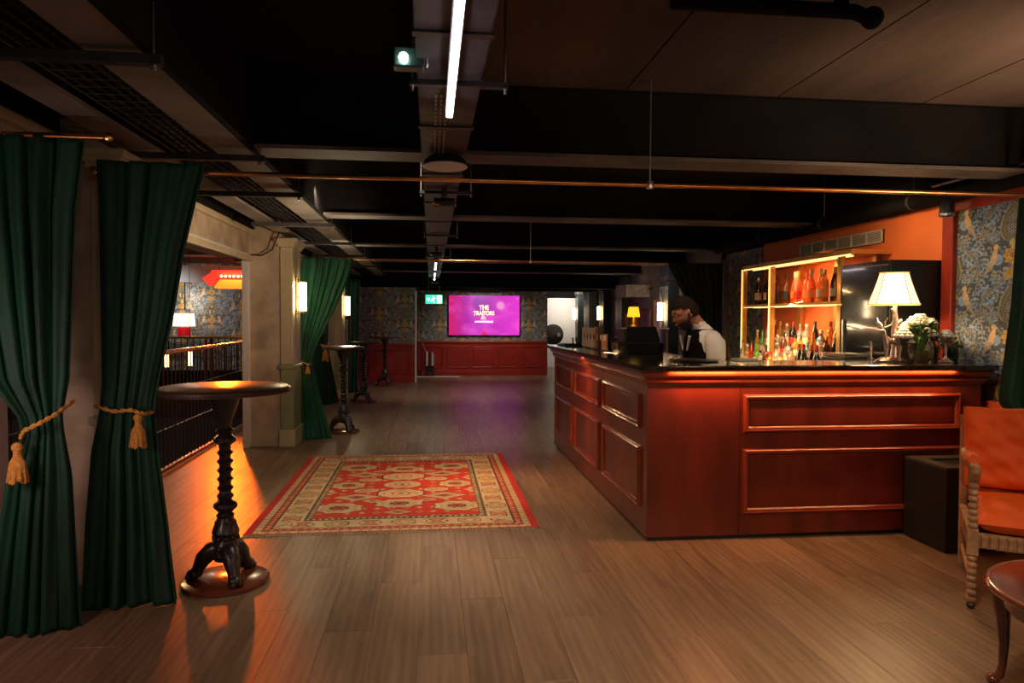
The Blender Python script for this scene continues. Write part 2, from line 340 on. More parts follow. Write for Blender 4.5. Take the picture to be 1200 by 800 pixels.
# ------------------------------------------------------------------ printed patterns
rng = np.random.RandomState(3)
def vnoise(U, V, s, seed=0):
    r = np.random.RandomState(seed).rand(64, 64); x = U*s; y = V*s
    xi = np.floor(x).astype(int); yi = np.floor(y).astype(int); fx = x-xi; fy = y-yi
    fx = fx*fx*(3-2*fx); fy = fy*fy*(3-2*fy); g = lambda a, b: r[a % 64, b % 64]
    return (g(xi, yi)*(1-fx)+g(xi+1, yi)*fx)*(1-fy)+(g(xi, yi+1)*(1-fx)+g(xi+1, yi+1)*fx)*fy
def blend(C, mask, col): return C*(1-mask[..., None])+np.array(col)*mask[..., None]
def wallpaper(U, V):
    W_, H_ = 1.16, .57
    i = np.floor(U/(W_/2)+.5); du = (U-i*(W_/2))/1.3; hv = np.where(i % 2 == 0, 0, H_/2)
    dv = (V+hv) % H_-H_/2; a = np.abs(du)
    C = np.zeros(U.shape+(3,))+np.array((.070, .078, .088))
    # scrolling leaves: spirals on a mirrored lattice
    def scroll(cx, cy, R, turn, col, lw=.006):
        nonlocal C
        x = a-cx
        for o in (-H_, 0, H_):
            y = dv-cy-o; r = np.hypot(x, y); th = np.arctan2(y, x)*turn
            ph = (r/R*2.2-th/(2*np.pi)) % 1; leaf = lw*(1.2+.9*np.sin(th*9+r*60))
            m = (r < R) & (np.abs(ph-.5) < leaf/R*2.2); C = blend(C, m.astype(float), col)
    for (cx, cy, R, tn) in ((.06, .24, .07, 1), (.15, .17, .065, -1), (.235, .245, .065, 1), (.20, .06, .07, 1), (.25, -.06, .06, -1), (.19, -.165, .07, -1), (.27, -.235, .055, 1), (.10, -.27, .06, 1), (.13, .03, .045, -1)):
        scroll(cx, cy, R, tn, (.24, .31, .39)); 
    n1 = vnoise(a+3, dv+3, 55, 1); n2 = vnoise(a+5, dv+8, 42, 2)
    C = blend(C, sm(n1, .72, .80), (.30, .38, .46)); C = blend(C, sm(n2, .76, .84), (.33, .22, .10)); C = blend(C, 1-sm(n1, .10, .17), (.12, .14, .07))
    # small flowers
    for (cx, cy, s, col) in ((.20, .06, .026, (.42, .28, .09)), (.16, .20, .022, (.38, .24, .10)), (.27, -.14, .026, (.44, .27, .08)), (.235, .25, .018, (.36, .22, .09)), (.12, -.24, .02, (.40, .25, .08)), (.29, .14, .02, (.34, .42, .50))):
        r = np.hypot(a-cx, dv-cy); th = np.arctan2(dv-cy, a-cx); C = blend(C, 1-sm(r, s*(.75+.3*np.cos(th*5)), s*(.8+.3*np.cos(th*5))+.003), col)
        C = blend(C, 1-sm(r, s*.3, s*.36), (.22, .11, .04))
    # ogee stems
    for k, col in ((0, (.24, .20, .10)), (.016, (.16, .18, .20))):
        og = np.abs(a-k-(.105+.10*np.cos((dv-.10)/H_*2*np.pi))); C = blend(C, 1-sm(og, .004, .007), col)
    # teardrop medallion
    t = (dv-.115)/.135; wd = .085*np.sqrt(np.clip(1-t*t, 0, 1))*(1-.38*t)
    C = blend(C, (a < wd).astype(float), (.30, .24, .10)); C = blend(C, (a < wd-.016).astype(float), (.10, .09, .07)); C = blend(C, ((a < wd-.024)).astype(float), (.20, .17, .10))
    t2 = (dv-.10)/.085; w2 = .045*np.sqrt(np.clip(1-t2*t2, 0, 1))*(1-.3*t2)
    C = blend(C, (a < w2).astype(float), (.07, .06, .06))
    dots = sm(np.sin(du*330)*np.sin(dv*330), .05, .3)*(a < w2-.004); C = blend(C, dots, (.48, .42, .30))
    # small yellow bud and leaf fan between
    t = (dv+.035)/.035; C = blend(C, ((a < .016*np.sqrt(np.clip(1-t*t, 0, 1))*(1+.5*t))).astype(float), (.52, .38, .10))
    # round flower
    y = dv+.115; r = np.sqrt(du**2+y**2); th = np.arctan2(y, a+1e-6)
    C = blend(C, 1-sm(r, .055+.010*np.cos(th*8), .059+.010*np.cos(th*8)), (.58, .34, .07)); C = blend(C, ((r > .034) & (r < .039)).astype(float), (.30, .15, .03)); C = blend(C, 1-sm(r, .017, .021), (.34, .15, .04))
    C = blend(C, ((np.cos(th*8) > .93) & (r > .018) & (r < .05)).astype(float), (.36, .19, .04))
    # crown of leaves
    for k, (an, L) in enumerate(((0, .085), (.45, .08), (.85, .07), (1.25, .06))):
        ca, sa = np.cos(an), np.sin(an); p = (a*sa+(dv+.275)*ca)/L; q = (a*ca-(dv+.275)*sa)/.014
        C = blend(C, ((np.abs(q) < np.sqrt(np.clip(p*(1-p)*4, 0, 1))) & (p > 0) & (p < 1)).astype(float), (.52, .30, .06))
    # birds either side of the flower
    bx = a-.125; by = dv+.12
    wing = ((a-.095)/.032)**2+((by+.020)/.040)**2 < 1; C = blend(C, wing.astype(float), (.27, .37, .52))
    C = blend(C, (wing & (np.sin((a*.7+dv)*260) > .5)).astype(float), (.17, .24, .36))
    q = bx+by*.22; body = (q/.022)**2+(by/.062)**2 < 1; C = blend(C, body.astype(float), (.66, .42, .20))
    hd = np.hypot(a-.112, dv+.048) < .018; C = blend(C, hd.astype(float), (.68, .45, .22)); tl = (np.abs(a-.150-(dv+.18)*-.6) < .012) & (dv < -.155) & (dv > -.215); C = blend(C, tl.astype(float), (.50, .30, .12))
    n = vnoise(U, V, 70, 9)[..., None]
    return C*(.72+.5*n)
def rug_col(U, V):
    w, h = 2.05, 2.75
    red = np.array((.48, .030, .014)); dred = (.32, .014, .012); cream = (.52, .37, .20); dark = (.06, .035, .02); tan = (.40, .22, .10)
    dx = np.minimum(U, w-U); dy = np.minimum(V, h-V)
    C = np.zeros(U.shape+(3,))+red
    D = np.minimum(dx-.06, dy-.01)
    C[(D < 0)] = (.46, .020, .016)
    # along-border coordinate
    vert = (dx-.06) < (dy-.01); s = np.where(vert, V, U)
    def band(a, b): return (D >= a) & (D < b)
    C[band(0, .045)] = cream
    C[band(0, .045) & (np.sin(s*90) > .6)] = tan
    C[band(.045, .052)] = dark
    bm = band(.052, .10); C[bm] = (.42, .06, .03); C[bm & (((s*18) % 1) < .32) & (np.abs(D-.076) < .012)] = cream
    C[band(.10, .107)] = dark
    bm = band(.107, .29); C[bm] = cream
    q = (s/.24); k = np.floor(q); t = q-k-.5; y = (D-.198)/.085
    oct_ = np.maximum(np.abs(t)*2.5, np.maximum(np.abs(y), (np.abs(t)*2.5+np.abs(y))*.72))
    even = (k % 2 == 0)
    C[bm & even & (oct_ < .92)] = dark; C[bm & even & (oct_ < .84)] = (.45, .29, .14); C[bm & even & (oct_ < .45)] = tan; C[bm & even & (oct_ < .25)] = cream
    hg = (np.abs(y) < .75) & (np.abs(t) < .10+.26*np.abs(y)) & ~even
    C[bm & hg] = dark; hg2 = (np.abs(y) < .66) & (np.abs(t) < .06+.26*np.abs(y)) & ~even; C[bm & hg2] = (.50, .20, .09)
    C[bm & ~even & (np.abs(t) < .35) & (np.abs(t) > .28) & (np.abs(y) < .25)] = (.42, .05, .03)
    C[band(.29, .297)] = dark
    bm = band(.297, .345); C[bm] = (.10, .075, .04); C[bm & (((s*22) % 1) < .5) & (np.abs(D-.321) < .013)] = cream
    F = D >= .345
    x = (U-w/2); yy = (V-h/2)
    def medal(cx, cy, rx, ry, kind):
        for sgx in ((-1, 1) if cx else (1,)):
            for sgy in ((-1, 1) if cy else (1,)):
                ax = np.abs(x-sgx*cx)/rx; ay = np.abs(yy-sgy*cy)/ry
                if kind == 'oct': d = np.maximum(np.maximum(ax, ay), (ax+ay)*.70)
                elif kind == 'dia': d = (ax+ay)
                else: d = np.sqrt(ax**2+ay**2)*(1+.08*np.cos(8*np.arctan2(ay, ax)))
                C[F & (d < 1)] = dark; C[F & (d < .94)] = cream; C[F & (d < .72)] = tan if kind != 'dia' else (.45, .07, .03)
                C[F & (d < .66)] = (.46, .33, .17); C[F & (d < .40)] = dark if kind != 'oct' else (.42, .05, .03)
                C[F & (d < .30)] = (.40, .06, .03) if kind != 'oct' else cream; C[F & (d < .12)] = dark
    # small filler
    fx = (np.abs(x)*9.2) % 1-.5; fy = (np.abs(yy)*8.3) % 1-.5; kk = (np.floor(np.abs(x)*9.2)*7+np.floor(np.abs(yy)*8.3)*5) % 4
    C[F & ((np.abs(fx)+np.abs(fy)) < .30) & (kk < 3)] = (.50, .20, .09); C[F & ((np.abs(fx)+np.abs(fy)) < .15) & (kk < 2)] = cream
    C[F & ((np.abs(fx)+np.abs(fy)) < .12) & (kk == 2)] = dark
    medal(0, 0, .17, .13, 'oct'); medal(0, .32, .20, .14, 'oct'); medal(0, .64, .20, .13, 'round'); medal(0, .90, .12, .07, 'dia')
    medal(.47, .0, .15, .13, 'round'); medal(.30, .20, .11, .07, 'oct'); medal(.36, .42, .20, .12, 'dia'); medal(.46, .75, .19, .15, 'round')
    medal(.62, .24, .09, .07, 'dia'); medal(.22, .55, .09, .05, 'dia')
    n = vnoise(U, V, 30, 5)[..., None]; n2 = vnoise(U, V, 3, 6)[..., None]
    return C*1.25*(.8+.25*n)*(.85+.3*n2)
def tv_col(U, V):
    u = U/1.84; v = V/1.03
    n = vnoise(u, v, 4, 11)*.6+vnoise(u, v, 9, 12)*.3
    C = np.zeros(U.shape+(3,))+np.array((.36, .012, .36))
    C = blend(C, sm(u, .35, 1.0)*.8, (.72, .03, .55)); C = blend(C, 1-sm(u, 0, .35), (.50, .005, .14))
    C = blend(C, (1-sm(np.abs(u-.45), 0, .25))*sm(v, .1, 1)*.7, (.20, .015, .32))
    C = blend(C, sm(n, .48, .8)*.6, (.85, .08, .62))
    C = blend(C, 1-sm(np.hypot((u-.5)*1.8, v-.02), .0, .12), (.65, .0, .05)); C = blend(C, 1-sm(np.hypot((u-.73)*1.8, v-.75), .05, .14), (.75, .25, .55))
    sp = sm(vnoise(u, v, 60, 14), .9, .97)*sm(n, .35, .5); C = blend(C, sp*.7, (1, .3, .7))
    return C
M_WP = attr_mat('printed_wallpaper', .65, bump=.15, bscale=90)
M_RUG = attr_mat('rug_pile', .95, bump=.7, bscale=300)
M_TV = attr_mat('screen_picture', .3, estr=.95)
M_ART = attr_mat('art_print', .4)

# ================================================================== SETTING
# floor: real planks, laid along the depth
fl = struct(B().box(-2.50, -3.0, -.14, 4.5, 22.2, -.016), 'floor', M_SUB)
PW, GAP = .222, .0012
plank_mesh = {}
def plank_me(l):
    k = round(l, 2)
    if k not in plank_mesh:
        c = .0007; w = PW-GAP; l2 = l-GAP; z = 0
        b = B(); lo = [(0,0,-.015),(w,0,-.015),(w,l2,-.015),(0,l2,-.015)]; mid = [(0,0,z-c),(w,0,z-c),(w,l2,z-c),(0,l2,z-c)]; top = [(c,c,z),(w-c,c,z),(w-c,l2-c,z),(c,l2-c,z)]
        b.add(lo+mid+top, [(0,3,2,1)]+[(i,(i+1)%4,4+(i+1)%4,4+i) for i in range(4)]+[(4+i,4+(i+1)%4,8+(i+1)%4,8+i) for i in range(4)]+[(8,9,10,11)])
        me = bpy.data.meshes.new('plank'); me.from_pydata(b.v, [], b.f); me.update(); me.materials.append(M_FLOOR); plank_mesh[k] = me
    return plank_mesh[k]
far = B(); nplank = 0
cols = int(7.0/PW)+1
for ci in range(cols):
    x = -2.50+ci*PW
    if x+PW > 4.52: continue
    y = -.6+((ci*.61) % 1.5)-1.5
    while y < 22.2:
        l = 1.5
        y1 = min(y+l, 22.2)
        hidden = (x > 1.6 and x < 3.8 and 4.7 < y and y1 < 8.2) or y1 < 1.0 or (x > 3.9 and y < 9)
        vis = (y1 > 2.7) and abs(x-0.115*y) < .76*y+.3
        if y1-y > .2:
            if vis and not hidden and y < 9.6 and nplank < 292 and abs(y1-y-1.5) < .01:
                o = bpy.data.objects.new('plank', plank_me(1.5)); COL.objects.link(o); o.parent = fl; o.location = (x, y, 0); nplank += 1
            else:
                c = .0007; w = PW-GAP; q = y1-y-GAP
                far.add([(x+a, y+b_, z) for a, b_, z in [(0,0,-.015),(w,0,-.015),(w,q,-.015),(0,q,-.015),(0,0,-c),(w,0,-c),(w,q,-c),(0,q,-c),(c,c,0),(w-c,c,0),(w-c,q-c,0),(c,q-c,0)]],
                        [(i,(i+1)%4,4+(i+1)%4,4+i) for i in range(4)]+[(4+i,4+(i+1)%4,8+(i+1)%4,8+i) for i in range(4)]+[(8,9,10,11)])
        y = y1
tag(far.obj('far_planks', M_FLOOR, fl), kind='stuff')
# ceiling slab with board joints
ce = struct(B().box(-8, -3, 2.87, 4.6, 22.3, 3.05), 'ceiling', M_BLACK)
for i in range(4):
    B().box(.2+i*.95, 1.75, 2.853, .2+i*.95+.94, 4.12, 2.87).obj('ceiling_board', M_CONC, ce)
# beams
for i, y in enumerate([1.45, 4.13, 6.72, 9.42, 12.0, 14.7, 17.3, 19.7]):
    e = struct(B().box(-1.0, y+.09, 2.47, 4.6, y+.17, 2.87), 'trim_beam', M_BLACK)
    B().box(-1.0, y, 2.45, 4.6, y+.25, 2.472).obj('flange', M_FLANGE, e)
struct(B().box(-2.0, 16.3, 2.2, 4.6, 16.5, 2.5), 'trim_beam', M_BLACK)
struct(B().box(-.3, 18.1, 2.2, 4.6, 18.3, 2.5), 'trim_beam', M_BLACK)
# left service zone: pale strips, dark side web
for i, (a, b_) in enumerate([(-1.24, -1.03), (-1.74, -1.57)]):
    e = struct(B().box(a, .6, 2.455, b_, 16.3, 2.475), 'trim_strip', mat('grimy_pale_strip', (.21, .18, .145), .6, noise=.45, nscale=2, bump=.3))
struct(B().box(-1.03, .6, 2.45, -.99, 16.3, 2.87), 'trim_web', M_BLACK)
struct(B().box(-2.0, .6, 2.62, -1.05, 16.3, 2.66), 'trim_web', M_BLACK)
# wire cable baskets
t = thing('cable_basket', 'long dark wire cable basket running between the pale ceiling strips on the left', 'cable tray', (-1.4, 0, 2.50))
for s in (-1, 1): B().tube([(s*.15, .8, 0), (s*.15, 16.2, 0)], .004, 5).obj('side_wire', M_GALV, t)
for s in (-1, 1): B().tube([(s*.15, .8, .05), (s*.15, 16.2, .05)], .004, 5).obj('side_wire', M_GALV, t)
b = B()
for i in range(150): b.tube([(-.15, .85+i*.102, .05), (-.15, .85+i*.102, 0), (.15, .85+i*.102, 0), (.15, .85+i*.102, .05)], .0028, 4)
tag(b.obj('cross_wires', M_GALV, t), kind='stuff')
for k in range(5):
    xx = -.12+k*.055; B().tube([(xx+.012*math.sin(i*1.3+k), .8+i*.55, .014+.006*math.sin(i*2.1+k)) for i in range(29)], .009, 6).obj('cable', M_PLASTIC, t, smooth=True)
for y, la in ((2.69, 'nearest the camera'), (4.27, 'just before the long copper curtain rail'), (5.5, 'third from the camera'), (7.25, 'fourth from the camera'), (9.0, 'just before the far pillar curtain'), (10.8, 'second farthest'), (12.9, 'farthest down the room')):
    t = thing('strut_channel', 'grey steel strut across the left ceiling strips, '+la, 'ceiling strut', (-1.36, y, 2.40), group='struts across the left ceiling strips')
    B().box(-.40, -.02, 0, .40, .02, .035).obj('channel', M_GALV, t)
    for s in (-1, 1):
        B().cyl((s*.37, 0, .035), .005, .19, 6).obj('hanger_rod', M_STEEL, t); B().cyl((s*.37, 0, -.02), .011, .02, 6).obj('nut', M_STEEL, t)

# left window wall: pillars, header beams, openings on the atrium
def pillar(y0, y1, x0=-2.10, x1=-1.62, z=2.62, trimmed=True):
    e = struct(B().box(x0, y0, 0, x1-.09, y1, z), 'wall_left_pillar', M_CREAM, bevel=.008)
    if trimmed:
        pp = B(); pp.box(x1-.10, y0-.03, .95, x1+.04, y1-.1, 2.30); pp.obj('upper_pilaster', M_CREAM2, e, bevel=.01)
        B().box(x1-.10, y0-.035, .20, x1+.045, y1-.1, .92).obj('lower_pilaster', M_GREENTRIM, e, bevel=.008)
        B().box(x1-.12, y0-.055, .90, x1+.065, y1-.08, .95).obj('chair_rail', M_GREENTRIM, e, bevel=.01)
        B().box(x1-.12, y0-.05, 0, x1+.06, y1-.08, .20).obj('plinth', M_CREAM2, e, bevel=.008)
        cp = B()
        for k, (o_, h) in enumerate([(.02, .03), (.04, .03), (.06, .04)]): cp.box(x1-.10-o_, y0-.03-o_, 2.30+.03*k, x1+.04+o_, y1-.1+o_, 2.33+.03*k+.01)
        cp.obj('capital', M_CREAM2, e, bevel=.006)
    return e
pillar(8.38, 8.95)
pillar(12.95, 13.45)
pillar(4.12, 4.55, x0=-2.10, x1=-1.74)
for k, (y0, y1) in enumerate([(4.55, 8.38), (8.95, 12.95), (13.45, 16.3), (.5, 4.12)]):
    e = struct(B().box(-2.38, y0, 2.17, -2.07, y1, 2.62), 'wall_left_header', M_CREAM)
    B().box(-2.08, y0, 2.13, -2.035, y1, 2.19).obj('header_moulding', M_CREAM2, e, bevel=.008)
    B().box(-2.085, y0, 2.19, -2.055, y1, 2.22).obj('header_moulding', M_WHITE, e, bevel=.008)
    B().box(-2.085, y0, 2.44, -2.02, y1, 2.50).obj('header_cornice', M_CREAM2, e, bevel=.012)
struct(B().box(-2.38, .5, 2.50, -2.0, 16.3, 2.87), 'wall_left_upper', M_BLACK)
for y in (8.30, 8.36): struct(B().box(-2.13+(.02 if y > 8.32 else 0), y, 0, -2.06, y+.035, 2.14), 'window_1_frame', M_WHITE, bevel=.004)
struct(B().box(-2.6, 2.9, -.2, -2.2, 3.95, 2.6), 'wall_left_near', mat('pink_lit_plaster', (.62, .48, .44), .7, noise=.15, nscale=3))  # pink light falling on this wall is put into the plaster colour
struct(B().box(-2.22, 3.55, 0, -2.17, 3.60, 2.3), 'trim_1', M_WHITE, bevel=.004)
# atrium
at = struct(B().box(-9, 2, -3.2, -2.55, 15.2, -3.1), 'floor_atrium', mat('atrium_lower_floor', (.05, .025, .03), .5, noise=.4))
struct(B().box(-9, 13.4, -.35, -2.6, 15.0, -.02), 'floor_gallery', mat('gallery_carpet', (.05, .03, .03), .9, noise=.3))
struct(B().box(-2.62, .5, -3.1, -2.50, 16.3, -.02), 'wall_atrium_edge', mat('edge_plaster', (.10, .06, .07), .8, noise=.2))
wa = struct(B().box(-9, 15.06, -.1, -2.4, 15.2, 3.0), 'wall_atrium', M_BLACK)
printed_grid('wallpaper', wallpaper, 3.6, 2.2, 200, 122, lambda u, v: (-6.2+u, 15.05, .4+v), M_WP, wa)
struct(B().box(-9, 13.9, 2.15, -2.4, 14.0, 2.46), 'trim_gallery_band', M_OFFWHITE)
struct(B().box(-9, 13.7, 2.50, -2.4, 13.9, 2.86), 'trim_gallery_soffit', mat('grey_soffit', (.16, .13, .12), .7, noise=.2))
struct(B().box(-9, 13.62, 2.60, -2.4, 13.66, 2.64), 'trim_gallery_rail', M_OFFWHITE)
struct(B().box(-9, 2, -3.1, -8.9, 15, 3), 'wall_atrium_far_side', M_BLACK)
# balustrade along the near edge
t = thing('balustrade', 'long balustrade with wooden handrail and close dark vertical bars along the left opening', 'balustrade', (-2.53, 0, 0))
B().box(-.03, 2.2, 1.135, .035, 16.2, 1.175).obj('handrail', mat('handrail_wood', (.36, .10, .03), .25, noise=.3, coat=.5), t, bevel=.01)
B().box(-.02, 2.2, .02, .02, 16.2, .05).obj('bottom_rail', mat('bronze_rail', (.40, .20, .07), .3, metal=.8, noise=.2), t)
for z in (.42, .78): B().tube([(.0, 2.2, z), (0, 16.2, z)], .004, 5).obj('cross_wire', M_STEEL, t)
bar = B().box(-.0045, -.0045, .05, .0045, .0045, 1.137).obj('bar', mat('dark_bronze_bar', (.10, .06, .05), .3, metal=.7, noise=.2), t)
bar.location = (0, 2.25, 0)
for k in range(1, 126):
    c = bar.copy(); COL.objects.link(c); c.location = (0, 2.25+k*.111, 0)
t = thing('balustrade', 'gold railed balustrade across the far side of the atrium, below the lit lamp', 'balustrade', (0, 13.5, 0))
B().tube([(-8.8, 0, 1.12), (-2.6, 0, 1.12)], .024, 8).obj('handrail', M_BRASS, t)
bar = B().box(-.008, -.008, 0, .008, .008, 1.11).obj('bar', M_PLASTIC, t); bar.location = (-7.4, 0, 0)
for k in range(1, 44):
    c = bar.copy(); COL.objects.link(c); c.location = (-7.4+k*.11, 0, 0)
# atrium lamp with red base on a small side board
t = thing('table_lamp', 'lit drum shade lamp with red base beyond the atrium railing', 'lamp', (-4.85, 14.6, 1.12))
B().cyl((0, 0, 0), .12, .17, 20).obj('base', mat('red_lamp_base', (.5, .01, .015), .4, noise=.2, emis=(.5, .0, .01), estr=.25), t, smooth=True)
B().lathe([(.205, .19), (.18, .44)], 24).obj('lamp_shade', mat('lit_pale_shade', (.9, .8, .65), .8, emis=(1, .80, .55), estr=2.0), t, smooth=True)
point('lamp_bulb', (-4.85, 14.75, 1.85), 8, (1, .8, .6), .05)
t = thing('console_table', 'dark console carrying the red lamp beyond the atrium', 'table', (-4.85, 14.6, 0))
B().box(-.5, -.2, 1.08, .5, .2, 1.12).obj('top', M_BASEW, t)
for sx in (-1, 1):
    for sy in (-1, 1): B().box(sx*.46-.02, sy*.17-.02, -.02, sx*.46+.02, sy*.17+.02, 1.08).obj('leg', M_BASEW, t)
t = thing('pendant_light', 'thin dark pendant light cable hanging in front of the atrium wallpaper', 'pendant light', (-4.8, 14.5, 1.62))
B().cyl((0, 0, 0), .012, 1.2, 6).obj('cord', M_PLASTIC, t); B().cyl((0, 0, 1.2), .05, .03, 10).obj('ceiling_rose', M_PLASTIC, t)
t = thing('neon_lantern', 'red and orange glowing angular lantern hung over the atrium', 'ceiling light', (-3.62, 13.0, 2.05))
B().add([(-.25,-.15,.13),(.6,-.15,.13),(.6,.15,.13),(-.25,.15,.13),(-.16,-.2,.26),(.6,-.2,.26),(.6,.2,.26),(-.16,.2,.26)], [(0,3,2,1),(4,5,6,7),(0,1,5,4),(1,2,6,5),(2,3,7,6),(3,0,4,7)]).obj('red_box', M_NEONR, t)
B().add([(-.14,-.18,-.05),(.6,-.18,-.05),(.6,.18,-.05),(-.14,.18,-.05),(-.06,-.12,.10),(.6,-.12,.10),(.6,.12,.10),(-.06,.12,.10)], [(0,3,2,1),(4,5,6,7),(0,1,5,4),(1,2,6,5),(2,3,7,6),(3,0,4,7)]).obj('glowing_panel', M_NEON, t)
B().add([(-.34,-.15,.12),(-.24,-.15,.0),(-.16,-.15,.06),(-.22,-.15,.2),(-.34,.15,.12),(-.24,.15,.0),(-.16,.15,.06),(-.22,.15,.2)], [(0,1,2,3),(7,6,5,4),(0,4,5,1),(1,5,6,2),(2,6,7,3),(3,7,4,0)]).obj('end_fin', M_NEONR, t)
bb = B().ball((0, 0, 0), .02, 8, 6).obj('bulb', mat('bulb_glow', (1, .7, .3), .5, emis=(1, .6, .2), estr=14), t); bb.location = (0, -.215, .155)
for k in range(1, 8):
    c = bb.copy(); COL.objects.link(c); c.location = (k*.07, -.215, .155)
for x in (-.1, .4): B().cyl((x, 0, .26), .006, .55, 6).obj('hanger_rod', M_PLASTIC, t)
# hanging bulb cluster seen through the bars
for k, (x, y) in enumerate([(-4.3, 11.6), (-4.05, 11.4), (-3.8, 11.7)]):
    t = thing('pendant_bulb', ('left', 'middle', 'right')[k]+' of three glowing pendant tubes low in the atrium behind the bars', 'pendant light', (x, y, .72), group='pendant tubes in the atrium')
    B().cyl((0, 0, 0), .03, .22, 10).obj('glass_tube', mat('dim_tube_glow', (1, .7, .4), .5, emis=(1, .55, .2), estr=5), t, smooth=True)
    B().cyl((0, 0, .22), .02, .05, 8).obj('socket', M_BRASS, t); B().cyl((0, 0, .27), .004, 1.9, 5).obj('cord', M_PLASTIC, t)

t = thing('loose_cable', 'thin black cable looping from the ceiling over the top of the nearest cream pillar', 'cable', (0, 0, 0))
B().tube([(-1.66, 8.20, 2.50), (-1.72, 8.22, 2.40), (-1.78, 8.24, 2.26), (-1.90, 8.24, 2.19), (-2.00, 8.23, 2.20)], .008, 6).obj('cable_run', M_PLASTIC, t, smooth=True); B().box(-1.67, 8.19, 2.50, -1.65, 8.21, 2.62).obj('cable_clip', M_PLASTIC, t)
# far left partition and far wall
def wainscot(e, x0, x1, y, n, z=.88):
    B().box(x0, y-.03, 0, x1, y, z).obj('wainscot_board', M_REDW, e)
    B().box(x0, y-.06, z-.03, x1, y, z+.02).obj('dado_rail', M_REDTRIM, e, bevel=.008)
    B().box(x0, y-.05, 0, x1, y, .13).obj('baseboard', M_REDW, e, bevel=.006)
    w = (x1-x0-.12)/n
    for k in range(n):
        a = x0+.12+k*w; b_ = B(); b_.add(*frame_pts('Y', a, .20, a+w-.12, .76, y-.03, .04, .02)); b_.obj('panel_frame', M_REDTRIM, e)
        B().box(a+.06, y-.038, .26, a+w-.18, y-.03, .70).obj('panel', M_REDW, e, bevel=.006)
pw = struct(B().box(-2.4, 16.5, 0, -.34, 16.62, 2.85), 'wall_partition', M_BLACK)
printed_grid('wallpaper', wallpaper, 2.0, 1.6, 130, 100, lambda u, v: (-2.34+u, 16.495, .88+v), M_WP, pw)
wainscot(pw, -2.34, -.36, 16.5, 2)
struct(B().box(-.365, 16.44, 0, -.325, 16.66, 2.12), 'trim_2', M_WHITE)
struct(B().box(-.36, 17.9, 0, .72, 18.0, .02), 'trim_3', M_WHITE)
wf = struct(B().box(-.34, 18.4, 0, 3.06, 18.55, 2.85), 'wall_far', M_BLACK)
printed_grid('wallpaper', wallpaper, 3.4, 1.4, 240, 100, lambda u, v: (-.34+u, 18.395, .88+v), M_WP, wf)
wainscot(wf, -.34, 3.06, 18.4, 5)
struct(B().box(-2.4, 22.1, 0, 4.9, 22.2, 2.9), 'wall_back', M_BLACK)
struct(B().box(3.06, 21.4, 0, 4.9, 21.5, 2.9), 'wall_end', M_BLACK)
d = struct(B().box(3.1, 21.34, 0, 4.42, 21.4, 2.06), 'door_1', M_OFFWHITE)
B().box(3.02, 21.32, 0, 3.10, 21.4, 2.12).obj('door_frame', M_WHITE, d); B().box(4.42, 21.32, 0, 4.5, 21.4, 2.12).obj('door_frame', M_WHITE, d); B().box(3.02, 21.32, 2.06, 4.5, 21.4, 2.12).obj('door_frame', M_WHITE, d)
t = thing('round_sign', 'round dark disc with two small white glints beside the white door', 'wall sign', (3.60, 20.6, 1.02))
v = B().lathe([(.30, 0), (.31, .008), (.31, .022), (.30, .03)], 40); v.map(lambda p: Vector((p.x, -p.z, p.y))).obj('disc', mat('dark_disc', (.06, .05, .045), .3, noise=.3), t, smooth=True)
for x in (.14, .19): B().box(x-.012, -.045, -.055, x+.012, -.030, .055).obj('glint_bar', M_OFFWHITE, t)  # glints on the disc, put in as white bars
B().box(-.02, 0, -.03, .02, .7, .03).obj('bracket', M_PLASTIC, t)

# right wall: orange back-bar wall, wallpapered wall nearer, dark wall further
wr = struct(B().box(4.0, 5.06, 0, 4.15, 8.15, 2.86), 'wall_right', M_ORANGE)
wq = struct(B().box(4.0, 1.0, 0, 4.15, 5.06, 2.86), 'wall_right_near', M_BLACK)
printed_grid('wallpaper', wallpaper, 1.9, 1.42, 380, 284, lambda u, v: (3.995, 5.04-u, .93+v), M_WP, wq)
B().box(3.97, 1.0, 2.33, 4.0, 5.02, 2.42).obj('picture_rail', M_REDTRIM, wq, bevel=.008)
B().box(3.975, 1.0, 0, 4.0, 5.04, .88).obj('wainscot_board', M_REDTRIM, wq)
B().box(3.93, 1.0, .87, 4.0, 5.04, .93).obj('dado_rail', mat('orange_red_rail', (.50, .09, .025), .35, noise=.1), wq, bevel=.012)
struct(B().box(3.86, .8, 2.405, 4.0, 9.3, 2.86), 'trim_soffit', M_BLACK)
struct(B().box(3.955, 4.98, 0, 4.0, 5.10, 2.46), 'trim_4', M_REDTRIM, bevel=.012)
we = struct(B().box(4.0, 8.15, 0, 4.15, 9.3, 2.86), 'wall_right_dark', M_BLACK)
printed_grid('wallpaper', wallpaper, 1.1, 1.5, 90, 120, lambda u, v: (3.995, 9.25-u, .88+v), M_WP, we)
struct(B().box(3.93, 9.15, 0, 4.0, 9.21, 2.3), 'trim_5', mat('dull_grey_post', (.16, .13, .13), .5, noise=.2))
wx = struct(B().box(4.5, 9.3, 0, 4.65, 22.0, 2.86), 'wall_right_far', mat('greige_panelled_wall', (.22, .17, .15), .6, noise=.25, nscale=3))
struct(B().box(4.0, 9.3, 0, 4.6, 9.4, 2.86), 'wall_right_return', M_BLACK)
